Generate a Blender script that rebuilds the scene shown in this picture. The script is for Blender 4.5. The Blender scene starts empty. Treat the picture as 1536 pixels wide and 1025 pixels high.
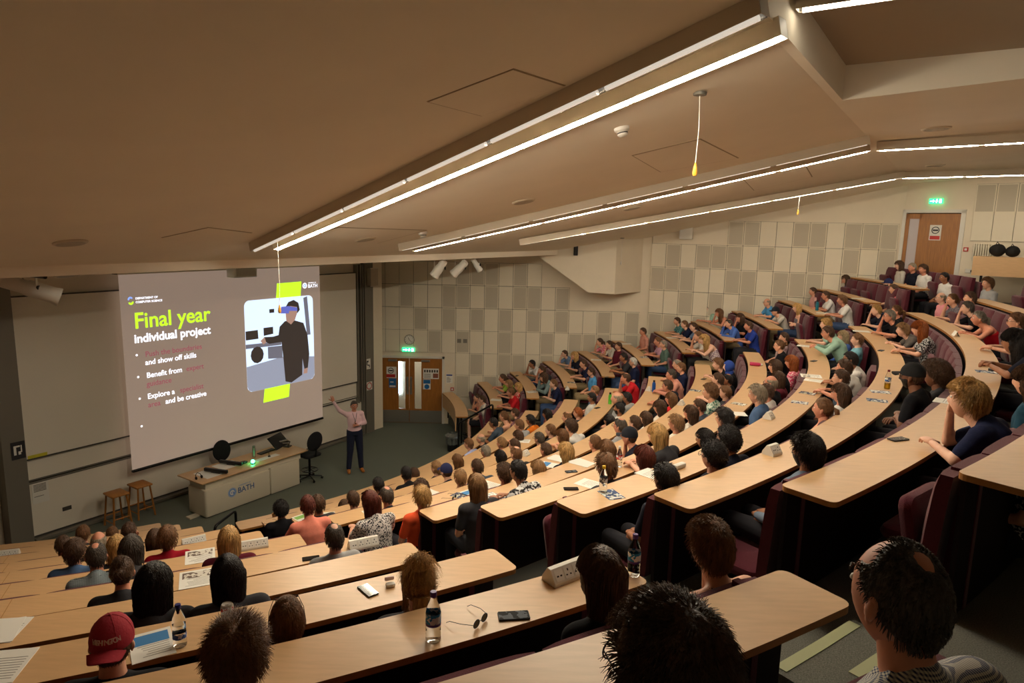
import bpy, bmesh, math, random
from mathutils import Vector, Matrix, noise
C=bpy.context.scene.collection
PI=math.pi
rnd=random.Random(7)
# ---------------------------------------------------------------- materials
def lin(c):
    return tuple((v/255/12.92 if v/255<=.04045 else ((v/255+.055)/1.055)**2.4) for v in c)
MC={}
def mat(name,rgb,rough=.6,metal=0,emit=0,spec=.5,alpha=1,trans=0,nz=0,nscale=8,bump=0,bscale=60,stretch=None,sheen=0,ior=1.45):
    if name in MC: return MC[name]
    m=bpy.data.materials.new(name); m.use_nodes=True; nt=m.node_tree; b=nt.nodes['Principled BSDF']
    col=lin(rgb)+(1,)
    b.inputs['Base Color'].default_value=col; b.inputs['Roughness'].default_value=rough; b.inputs['Metallic'].default_value=metal
    b.inputs['Specular IOR Level'].default_value=spec; b.inputs['IOR'].default_value=ior
    if sheen: b.inputs['Sheen Weight'].default_value=sheen
    if trans: b.inputs['Transmission Weight'].default_value=trans
    if emit:
        if emit<4: m.cycles.emission_sampling='NONE'
        b.inputs['Emission Color'].default_value=col; b.inputs['Emission Strength'].default_value=emit
    if nz or bump:
        tc=nt.nodes.new('ShaderNodeTexCoord'); mp=nt.nodes.new('ShaderNodeMapping'); nt.links.new(tc.outputs['Object'],mp.inputs['Vector'])
        if stretch: mp.inputs['Scale'].default_value=stretch
    if nz:
        n=nt.nodes.new('ShaderNodeTexNoise'); n.inputs['Scale'].default_value=nscale; n.inputs['Detail'].default_value=5
        nt.links.new(mp.outputs['Vector'],n.inputs['Vector'])
        r=nt.nodes.new('ShaderNodeValToRGB'); r.color_ramp.elements[0].position=.3; r.color_ramp.elements[1].position=.7
        r.color_ramp.elements[0].color=tuple(max(0,v*(1-nz)) for v in col[:3])+(1,); r.color_ramp.elements[1].color=tuple(min(1,v*(1+nz)) for v in col[:3])+(1,)
        nt.links.new(n.outputs['Fac'],r.inputs['Fac']); nt.links.new(r.outputs['Color'],b.inputs['Base Color'])
    if bump:
        n2=nt.nodes.new('ShaderNodeTexNoise'); n2.inputs['Scale'].default_value=bscale; n2.inputs['Detail'].default_value=3
        nt.links.new(mp.outputs['Vector'],n2.inputs['Vector'])
        bp=nt.nodes.new('ShaderNodeBump'); bp.inputs['Strength'].default_value=bump; bp.inputs['Distance'].default_value=.01
        nt.links.new(n2.outputs['Fac'],bp.inputs['Height']); nt.links.new(bp.outputs['Normal'],b.inputs['Normal'])
    MC[name]=m; return m
def patmat(name,kind,c1,c2,c3=None,scale=30):
    if name in MC: return MC[name]
    m=bpy.data.materials.new(name); m.use_nodes=True; nt=m.node_tree; b=nt.nodes['Principled BSDF']; b.inputs['Roughness'].default_value=.85
    tc=nt.nodes.new('ShaderNodeTexCoord')
    mix=nt.nodes.new('ShaderNodeMix'); mix.data_type='RGBA'
    mix.inputs['A'].default_value=lin(c1)+(1,); mix.inputs['B'].default_value=lin(c2)+(1,)
    if kind=='stripe':
        w=nt.nodes.new('ShaderNodeTexWave'); w.bands_direction='Z'; w.inputs['Scale'].default_value=scale; nt.links.new(tc.outputs['Object'],w.inputs['Vector'])
        g=nt.nodes.new('ShaderNodeMath'); g.operation='GREATER_THAN'; g.inputs[1].default_value=.55; nt.links.new(w.outputs['Fac'],g.inputs[0]); nt.links.new(g.outputs[0],mix.inputs['Factor'])
    elif kind=='check':
        ws=[]
        for ax in 'XZ':
            w=nt.nodes.new('ShaderNodeTexWave'); w.bands_direction=ax; w.inputs['Scale'].default_value=scale; nt.links.new(tc.outputs['Object'],w.inputs['Vector'])
            g=nt.nodes.new('ShaderNodeMath'); g.operation='GREATER_THAN'; g.inputs[1].default_value=.5; nt.links.new(w.outputs['Fac'],g.inputs[0]); ws.append(g)
        a=nt.nodes.new('ShaderNodeMath'); a.operation='ADD'; nt.links.new(ws[0].outputs[0],a.inputs[0]); nt.links.new(ws[1].outputs[0],a.inputs[1])
        h=nt.nodes.new('ShaderNodeMath'); h.operation='MULTIPLY'; h.inputs[1].default_value=.5; nt.links.new(a.outputs[0],h.inputs[0]); nt.links.new(h.outputs[0],mix.inputs['Factor'])
    else:
        v=nt.nodes.new('ShaderNodeTexNoise' if kind=='blotch' else 'ShaderNodeTexVoronoi'); v.inputs['Scale'].default_value=scale; nt.links.new(tc.outputs['Object'],v.inputs['Vector'])
        g=nt.nodes.new('ShaderNodeMath'); g.operation='GREATER_THAN'; g.inputs[1].default_value=.52 if kind=='blotch' else .45
        nt.links.new(v.outputs['Fac' if kind=='blotch' else 'Distance'],g.inputs[0]); nt.links.new(g.outputs[0],mix.inputs['Factor'])
    nt.links.new(mix.outputs['Result'],b.inputs['Base Color']); MC[name]=m; return m
# ---------------------------------------------------------------- object helpers
class MB:
    def __init__(s): s.v=[];s.f=[];s.m=[]
    def quadgrid(s,rows,close_u=False,close_v=False,mi=0):
        b=len(s.v); nu=len(rows); nv=len(rows[0])
        for r in rows: s.v.extend(r)
        for i in range(nu if close_u else nu-1):
            for j in range(nv if close_v else nv-1):
                i2=(i+1)%nu;j2=(j+1)%nv
                s.f.append((b+i*nv+j,b+i*nv+j2,b+i2*nv+j2,b+i2*nv+j)); s.m.append(mi)
        return b
    def face(s,pts,mi=0):
        b=len(s.v); s.v.extend(pts); s.f.append(tuple(range(b,b+len(pts)))); s.m.append(mi)
    def box(s,x0,x1,y0,y1,z0,z1,mi=0,M=None):
        p=[Vector((x,y,z)) for z in (z0,z1) for y in (y0,y1) for x in (x0,x1)]
        if M: p=[M@q for q in p]
        b=len(s.v); s.v.extend(tuple(q) for q in p)
        for f in ((0,2,3,1),(4,5,7,6),(0,1,5,4),(2,6,7,3),(0,4,6,2),(1,3,7,5)): s.f.append(tuple(b+i for i in f)); s.m.append(mi)
    def rbox(s,x0,x1,y0,y1,z0,z1,r=.02,n=3,mi=0,M=None):
        # box with its vertical edges rounded plus soft top/bottom rim
        pts=[]
        for cx,cy,a0 in ((x1-r,y1-r,0),(x0+r,y1-r,90),(x0+r,y0+r,180),(x1-r,y0+r,270)):
            for i in range(n+1):
                a=math.radians(a0+90*i/n); pts.append((cx,cy,math.cos(a),math.sin(a)))
        e=min(r*.6,(z1-z0)*.45)
        rows=[]
        for z,d in ((z0,r-e),(z0+e*.3,r-e*.3),(z0+e,r),(z1-e,r),(z1-e*.3,r-e*.3),(z1,r-e)):
            rows.append([(cx+ca*d,cy+sa*d,z) for cx,cy,ca,sa in pts])
        if M: rows=[[tuple(M@Vector(p)) for p in r_] for r_ in rows]
        b=s.quadgrid(rows,close_v=True,mi=mi); nv=len(pts)
        s.f.append(tuple(b+nv*5+i for i in range(nv))); s.m.append(mi)
        s.f.append(tuple(b+i for i in reversed(range(nv)))); s.m.append(mi)
    def tube(s,pts,rad,n=8,mi=0,caps=True,flat=None):
        pts=[Vector(p) for p in pts]; N=len(pts)
        if not hasattr(rad,'__len__'): rad=[rad]*N
        up=None; rows=[]
        for i,p in enumerate(pts):
            t=(pts[min(i+1,N-1)]-pts[max(i-1,0)])
            t=t.normalized() if t.length>1e-9 else Vector((0,0,1))
            if up is None:
                up=Vector((0,0,1)) if abs(t.z)<.9 else Vector((0,1,0))
            u=(up-t*up.dot(t)); u=u.normalized() if u.length>1e-6 else t.orthogonal().normalized(); w=t.cross(u); up=u
            r=rad[i]; rx,ry=(r if hasattr(r,'__len__') else (r,r))
            rows.append([tuple(p+w*(math.cos(2*PI*j/n)*rx)+u*(math.sin(2*PI*j/n)*ry)) for j in range(n)])
        b=s.quadgrid(rows,close_v=True,mi=mi)
        if caps:
            s.f.append(tuple(b+j for j in reversed(range(n)))); s.m.append(mi)
            s.f.append(tuple(b+(N-1)*n+j for j in range(n))); s.m.append(mi)
    def cap(s,a,b,ra,rb,n=10,mi=0,k=3):
        # capsule with round ends, tapered
        a=Vector(a);b=Vector(b);d=(b-a);L=d.length;d=d.normalized() if L>1e-6 else Vector((0,0,1))
        P=[];R=[]
        for i in range(k+1):
            t=PI/2*i/k; P.append(a-d*ra*math.cos(t)); R.append(max(ra*math.sin(t),.0005))
        for i in range(k+1):
            t=PI/2*i/k; P.append(b+d*rb*math.sin(t)); R.append(max(rb*math.cos(t),.0005))
        s.tube(P,R,n,mi)
    def ell(s,c,r,n=16,m=10,mi=0,M=None):
        rows=[]
        for i in range(m+1):
            t=PI*i/m; rows.append([(c[0]+r[0]*math.sin(t)*math.cos(2*PI*j/n),c[1]+r[1]*math.sin(t)*math.sin(2*PI*j/n),c[2]+r[2]*math.cos(t)) for j in range(n)])
        if M: rows=[[tuple(M@Vector(p)) for p in r_] for r_ in rows]
        s.quadgrid(rows,close_v=True,mi=mi)
    def lathe(s,prof,c=(0,0,0),n=20,mi=0,M=None,mis=None):
        rows=[[(c[0]+r*math.cos(2*PI*j/n),c[1]+r*math.sin(2*PI*j/n),c[2]+z) for j in range(n)] for r,z in prof]
        if M: rows=[[tuple(M@Vector(p)) for p in r_] for r_ in rows]
        b=s.quadgrid(rows,close_v=True,mi=mi)
        if mis:
            L=len(s.m)-(len(prof)-1)*n
            for i,mm in enumerate(mis):
                for j in range(n): s.m[L+i*n+j]=mm
    def mesh(s,name,mats,smooth=True,ang=40):
        me=bpy.data.meshes.new(name); me.from_pydata([tuple(v) for v in s.v],[],s.f)
        for m in (mats if isinstance(mats,(list,tuple)) else [mats]): me.materials.append(m)
        me.polygons.foreach_set('material_index',s.m)
        if smooth:
            me.polygons.foreach_set('use_smooth',[True]*len(me.polygons))
        bm=bmesh.new(); bm.from_mesh(me); bmesh.ops.remove_doubles(bm,verts=bm.verts,dist=1e-6) if smooth=='weld' else None
        bmesh.ops.recalc_face_normals(bm,faces=bm.faces); bm.to_mesh(me); bm.free()
        if smooth: me.set_sharp_from_angle(angle=math.radians(ang))
        me.update(); return me
    def build(s,name,mats,parent=None,smooth=True,ang=40):
        o=bpy.data.objects.new(name,s.mesh(name,mats,smooth,ang)); C.objects.link(o)
        if parent: o.parent=parent
        return o
def tag(o,label=None,cat=None,group=None,kind=None):
    if label: o['label']=label
    if cat: o['category']=cat
    if group: o['group']=group
    if kind: o['kind']=kind
    return o
def empty(name,loc=(0,0,0),rz=0,label=None,cat=None,group=None):
    o=bpy.data.objects.new(name,None); o.empty_display_size=.1; C.objects.link(o); o.location=loc; o.rotation_euler=(0,0,rz)
    return tag(o,label,cat,group)
def inst(me,name,parent=None,loc=(0,0,0),rot=(0,0,0),sc=1):
    o=bpy.data.objects.new(name,me); C.objects.link(o); o.location=loc; o.rotation_euler=rot
    o.scale=(sc,sc,sc) if not hasattr(sc,'__len__') else sc
    if parent: o.parent=parent
    return o
ORD=['zeroth','first','second','third','fourth','fifth','sixth','seventh','eighth','ninth','tenth','eleventh','twelfth','thirteenth','fourteenth','fifteenth','sixteenth','seventeenth','eighteenth','nineteenth','twentieth','twenty-first','twenty-second','twenty-third','twenty-fourth','twenty-fifth','twenty-sixth']
# ---------------------------------------------------------------- palette
M_wall=mat('wall_paint',(234,223,202),.75,nz=.03,nscale=2,bump=.05,bscale=40)
M_ceil=mat('ceiling_paint',(247,238,220),.8,nz=.02,nscale=1.5)
M_ceil2=mat('recess_darker',(176,162,142),.8)  # recess ceiling set darker than the main ceiling
M_carpet=mat('carpet',(112,118,108),.95,nz=.22,nscale=90,bump=.5,bscale=300,spec=.1)
M_stair=mat('stair_carpet',(112,112,104),.95,nz=.4,nscale=160,bump=.4,bscale=300,spec=.1)
M_nose=mat('nosing',(176,180,140),.6)
M_beech=mat('beech_laminate',(212,172,126),.36,nz=.06,nscale=5,stretch=(1.2,9,9),bump=.02,bscale=30)
M_edge=mat('beech_edge',(168,112,52),.45,nz=.1,nscale=20)
M_maroon=mat('maroon_fabric',(92,34,47),.95,sheen=.25,nz=.1,nscale=120,bump=.3,bscale=220,spec=.15)
M_dark=mat('dark_panel',(34,22,24),.8,nz=.1,nscale=30,spec=.2)
M_black=mat('black_metal',(18,18,20),.35,.3)
M_blackp=mat('black_plastic',(24,24,26),.45)
M_steel=mat('brushed_steel',(178,176,170),.35,.85,nz=.04,nscale=50,stretch=(1,1,20))
M_white=mat('white_plastic',(226,222,212),.4)
M_cream=mat('cream_laminate',(220,212,192),.45)
M_panel=mat('panel_cream',(234,225,204),.6,nz=.02,nscale=3)
M_oak=mat('oak_door',(164,106,44),.4,nz=.18,nscale=6,stretch=(8,8,.6))
M_gray=mat('grey_metal',(128,124,114),.5,.3)
M_dgray=mat('dark_grey',(70,68,64),.55)
M_tube=mat('lamp_tube',(255,244,226),.5,emit=26)
M_reflect=mat('lamp_reflector',(150,150,148),.25,.9)
M_lampbody=mat('lamp_body',(212,200,178),.5)
M_wb=mat('whiteboard',(236,230,216),.32,nz=.02,nscale=1)
M_text=mat('ink_dark',(40,40,46),.7)
M_blue=mat('sign_blue',(30,104,168),.5)
M_red=mat('sign_red',(190,40,36),.5)
M_paper=mat('paper',(236,234,226),.8)
def perf():
    m=mat('perforated_panel',(172,164,148),.7); nt=m.node_tree; b=nt.nodes['Principled BSDF']
    tc=nt.nodes.new('ShaderNodeTexCoord'); v=nt.nodes.new('ShaderNodeTexVoronoi'); v.inputs['Randomness'].default_value=0; v.inputs['Scale'].default_value=85
    nt.links.new(tc.outputs['Object'],v.inputs['Vector']); r=nt.nodes.new('ShaderNodeValToRGB'); r.color_ramp.elements[0].position=.28;r.color_ramp.elements[1].position=.36
    r.color_ramp.elements[0].color=lin((112,104,92))+(1,); r.color_ramp.elements[1].color=lin((196,187,168))+(1,)
    nt.links.new(v.outputs['Distance'],r.inputs['Fac']); nt.links.new(r.outputs['Color'],b.inputs['Base Color']); return m
M_perf=perf()
# ---------------------------------------------------------------- camera
def cam():
    f=1024.; p=math.atan(171/f); r=-.0227
    fw=Vector((0,math.cos(p),-math.sin(p))); up=Vector((0,math.sin(p),math.cos(p))); rt=Vector((1,0,0))
    R=rt*math.cos(r)-up*math.sin(r); U=up*math.cos(r)+rt*math.sin(r)
    M=Matrix((R,U,-fw)).transposed().to_4x4(); M.translation=(0,0,6)
    cd=bpy.data.cameras.new('camera'); co=bpy.data.objects.new('camera',cd); C.objects.link(co); co.matrix_world=M
    cd.sensor_width=36; cd.lens=36*f/1536; cd.shift_y=0; cd.clip_start=.05; cd.clip_end=100
    bpy.context.scene.camera=co
cam()
sc_=bpy.context.scene
sc_.view_settings.view_transform='Standard'; sc_.view_settings.look='None'; sc_.view_settings.exposure=1.0; sc_.view_settings.gamma=1
# ---------------------------------------------------------------- theatre plan
W=.33
ZD=[1.03+.34*k for k in range(7)]+[3.45,3.82,4.19,4.55,4.90,5.25]
def sck(k): return (6-ZD[k])/(6-(1.03+.34*k))
def S(k,p): s=sck(k); return (p[0]*s,p[1]*s)
KR=range(12)
A=[S(k,(-4.07+.667*(k-1),9.75-.657*(k-1))) for k in KR]
Bi=[S(k,(-.51+.86*(k-1)+.0125*(k-1)**2,15.99-.19*(k-1))) for k in KR]
Eo=[S(k,(-2.05+.71*(k-5),6.56-.767*(k-5))) for k in KR]
Fx=[-1.12,-.2,.73,1.67,2.59,3.53,4.51,5.48,6.48,7.60,8.75,9.95];Fy=[17.5,17.16,16.95,16.79,16.63,16.5,16.44,16.3,16.15,16.2,16.15,16.3]
Fo=[S(k,(Fx[k],Fy[k])) for k in KR]
Gx=[-2.15,-1.08,-.1,.88,1.91,2.94,4.12,5.17,6.33,7.69,8.86,9.99]
Gi=[S(k,(Gx[k],20.3)) for k in KR]
def circ(p,q,R):
    mx,my=(p[0]+q[0])/2,(p[1]+q[1])/2;dx,dy=q[0]-p[0],q[1]-p[1];c=math.hypot(dx,dy)
    h=math.sqrt(max(R*R-c*c/4,.01)); return (mx-dy/c*h,my+dx/c*h)
Rk=[(15.4+1.05*(k-7))*sck(k) for k in KR]
Bo=[(Bi[k][0]+.97*W,Bi[k][1]-.2*W) for k in KR]
CM=[circ(A[k],Bo[k],Rk[k]) for k in KR]
Go=[(Gi[k][0]+W,Gi[k][1]) for k in KR]
CF=[circ(Fo[k],Go[k],Rk[k]) for k in KR]
CN=[(Eo[k][0]-math.sin(math.radians(32.5))*Rk[k],Eo[k][1]+math.cos(math.radians(32.5))*Rk[k]) for k in KR]
for L in (CM,CF,CN): L.append((L[11][0]*1.0,L[11][1]))
Rk.append(Rk[11]+.98)
CEN={'M':CM,'F':CF,'N':CN}
def ang(c,p): return math.atan2(p[1]-c[1],p[0]-c[0])
def on(c,R,a,z=0): return (c[0]+R*math.cos(a),c[1]+R*math.sin(a),z)
def wallY(x):   # far side wall
    return 20.3 if x<4.0 else (20.2-(x-4.06)*(2.3/6.14))
def span(blk,k):
    c=CEN[blk][k]; kk=min(k,11)
    if blk=='M': a=ang(c,A[kk]); b=ang(c,Bo[kk])
    elif blk=='F':
        a=ang(c,Fo[kk]); b=a
        for i in range(200):
            p=on(c,Rk[k],b)
            if p[1]>wallY(p[0])-.1: break
            b+=.004
    else:
        b=ang(c,Eo[kk]); a=b-min(9.0,6.5+.25*k)/Rk[k]
    if k==12:
        c0=CEN[blk][11]
    return a,b
def band(mb,c,Ri,Ro,a0,a1,z0,z1,n=None,round_=0,mi=0,mi_side=None):
    R=Ro; L=(a1-a0)*R
    n=n or max(2,int(abs(L)/.25))
    ss=[i/n*L for i in range(n+1)]
    if round_:
        ex=[round_*(1-math.cos(PI/2*j/4)) for j in range(5)]
        ss=sorted(set([e for e in ex]+[L-e for e in ex]+[s for s in ss if round_<s<L-round_]))
    rows=[]
    for s_ in ss:
        a=a0+s_/R; ins=0
        if round_:
            e=min(s_,L-s_)
            if e<round_: ins=round_-math.sqrt(max(0,round_**2-(round_-e)**2))
        ri,ro=Ri+ins,Ro-ins
        rows.append([on(c,ri,a,z0),on(c,ro,a,z0),on(c,ro,a,z1),on(c,ri,a,z1)])
    b=mb.quadgrid(rows,close_v=True,mi=mi)
    if mi_side is not None:
        st=len(mb.m)-(len(rows)-1)*4
        for i in range(len(rows)-1):
            mb.m[st+4*i+1]=mi_side; mb.m[st+4*i+3]=mi_side; mb.m[st+4*i]=mi_side
    N=len(rows)
    ms=mi if mi_side is None else mi_side
    mb.f.append((b+3,b+2,b+1,b)); mb.m.append(ms)
    mb.f.append((b+4*(N-1),b+4*(N-1)+1,b+4*(N-1)+2,b+4*(N-1)+3)); mb.m.append(ms)
# ---------------------------------------------------------------- floor tiers
mb=MB(); mb.box(-14,14,-6,22,-.12,0); tag(mb.build('floor',M_carpet,smooth=False),kind='structure')
FLOORZ=[z-.75 for z in ZD]
for k in range(13):
    mb=MB(); c=CM[k]
    r0=Rk[k]-W-.02; r1=(Rk[k+1]-W-.02) if k<12 else 30
    a0=ang(c,Eo[min(k,11)])-min(9.6,7.1+.25*k)/Rk[k]
    kk=k
    if k==0: r0=Rk[0]-W+.02
    # extend to the far wall
    a1=span('F',min(k,11))[1]+.05
    if k<12:
        rows=[];n=60
        zt=FLOORZ[k]
        for i in range(n+1):
            a=a0+(a1-a0)*i/n
            # inner and outer radii measured from the blended centres of the rows
            def cb(k_):
                t=i/n
                N_,M_,F_=CN[k_],CM[k_],CF[k_]
                return M_
            ci=cb(k); co_=cb(k+1)
            p=on(ci,r0,a); q=on(co_,r1+.02,ang(co_,p))
            rows.append([(p[0],p[1],zt-.5),(q[0],q[1],zt-.5),(q[0],q[1],zt),(p[0],p[1],zt)])
        b=mb.quadgrid(rows,close_v=True)
        mb.f.append((b+3,b+2,b+1,b)); mb.m.append(0); e=b+4*n; mb.f.append((e,e+1,e+2,e+3)); mb.m.append(0)
        tag(mb.build('floor',M_stair,smooth=False),kind='structure')
    else:
        # landing behind the last row
        rows=[]
        for i in range(61):
            a=a0-.25+(a1+.1-a0+.25)*i/60; p=on(c,r0,a); q=on(c,r0+5,a)
            rows.append([(p[0],p[1],3.8),(q[0],q[1],3.8),(q[0],q[1],FLOORZ[12]),(p[0],p[1],FLOORZ[12])])
        b=mb.quadgrid(rows,close_v=True); mb.f.append((b+3,b+2,b+1,b)); mb.m.append(0)
        tag(mb.build('floor',M_stair,smooth=False),kind='structure')
# aisle steps and nosings
tn=1
for k in range(1,13):
    c=CM[k]; kk=min(k,11)
    for (p,q) in ((Eo,A),(Bo,Fo)):
        a0=ang(c,p[kk]); a1=ang(c,q[kk]); 
        if k==12: a0-=.02;a1+=.0
        rf=Rk[k]-W-.02
        mb=MB(); band(mb,c,rf-.34,rf+.01,a0+.004,a1-.004,FLOORZ[k-1]-.1,FLOORZ[k-1]+.18,mi=0)
        tag(mb.build('aisle_step' if False else 'floor',M_stair,smooth=False),kind='structure')
        mb=MB(); band(mb,c,rf-.345,rf-.285,a0+.006,a1-.006,FLOORZ[k-1]+.17,FLOORZ[k-1]+.184)
        band(mb,c,rf-.004,rf+.055,a0+.006,a1-.006,FLOORZ[k]-.02,FLOORZ[k]+.004)
        tag(mb.build('trim_%d'%tn,M_nose,smooth=False),kind='structure'); tn+=1
# ---------------------------------------------------------------- rows of desks
BN={'M':'middle','F':'far','N':'near'}
SEATW=.56
def seat_meshes():
    mb=MB() # backrest: local x along row, y toward the back (+), z from seat level
    rows=[]
    for i in range(9):
        t=i/8; z=.0+.6*t
        d=.045+.02*math.sin(PI*t)+ (.0 if t<.93 else -.02)
        y=-.03+.04*t
        wid=.279-(.006 if t>.97 else 0)
        prof=[]
        for j in range(9):
            u=-1+2*j/8; bul=(1-abs(u)**5)
            prof.append((u*wid,y-d*(.35+.65*bul),z))
        prof+= [(wid,y+.05,z),(-wid,y+.05,z)]
        rows.append(prof)
    b=mb.quadgrid(rows,close_v=True); n=len(rows[0])
    mb.f.append(tuple(b+i for i in reversed(range(n)))); mb.m.append(0); mb.f.append(tuple(b+8*n+i for i in range(n))); mb.m.append(0)
    back=mb.mesh('backrest',M_maroon)
    mb=MB(); mb.rbox(-.225,.225,-.5,-.07,-.09,-.005,r=.07,n=4); pad=mb.mesh('seat_pad',M_maroon)
    mb=MB(); M=Matrix.Translation((0,-.085,.0))@Matrix.Rotation(math.radians(-78),4,'X'); mb.rbox(-.225,.225,-.42,.0,-.045,.045,r=.07,n=4,M=M); padup=mb.mesh('seat_pad',M_maroon)
    return back,pad,padup
SB,SP,SPU=seat_meshes()
OCC={}   # (blk,k) -> list of angles with sitters (filled by people tables, read below)
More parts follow.
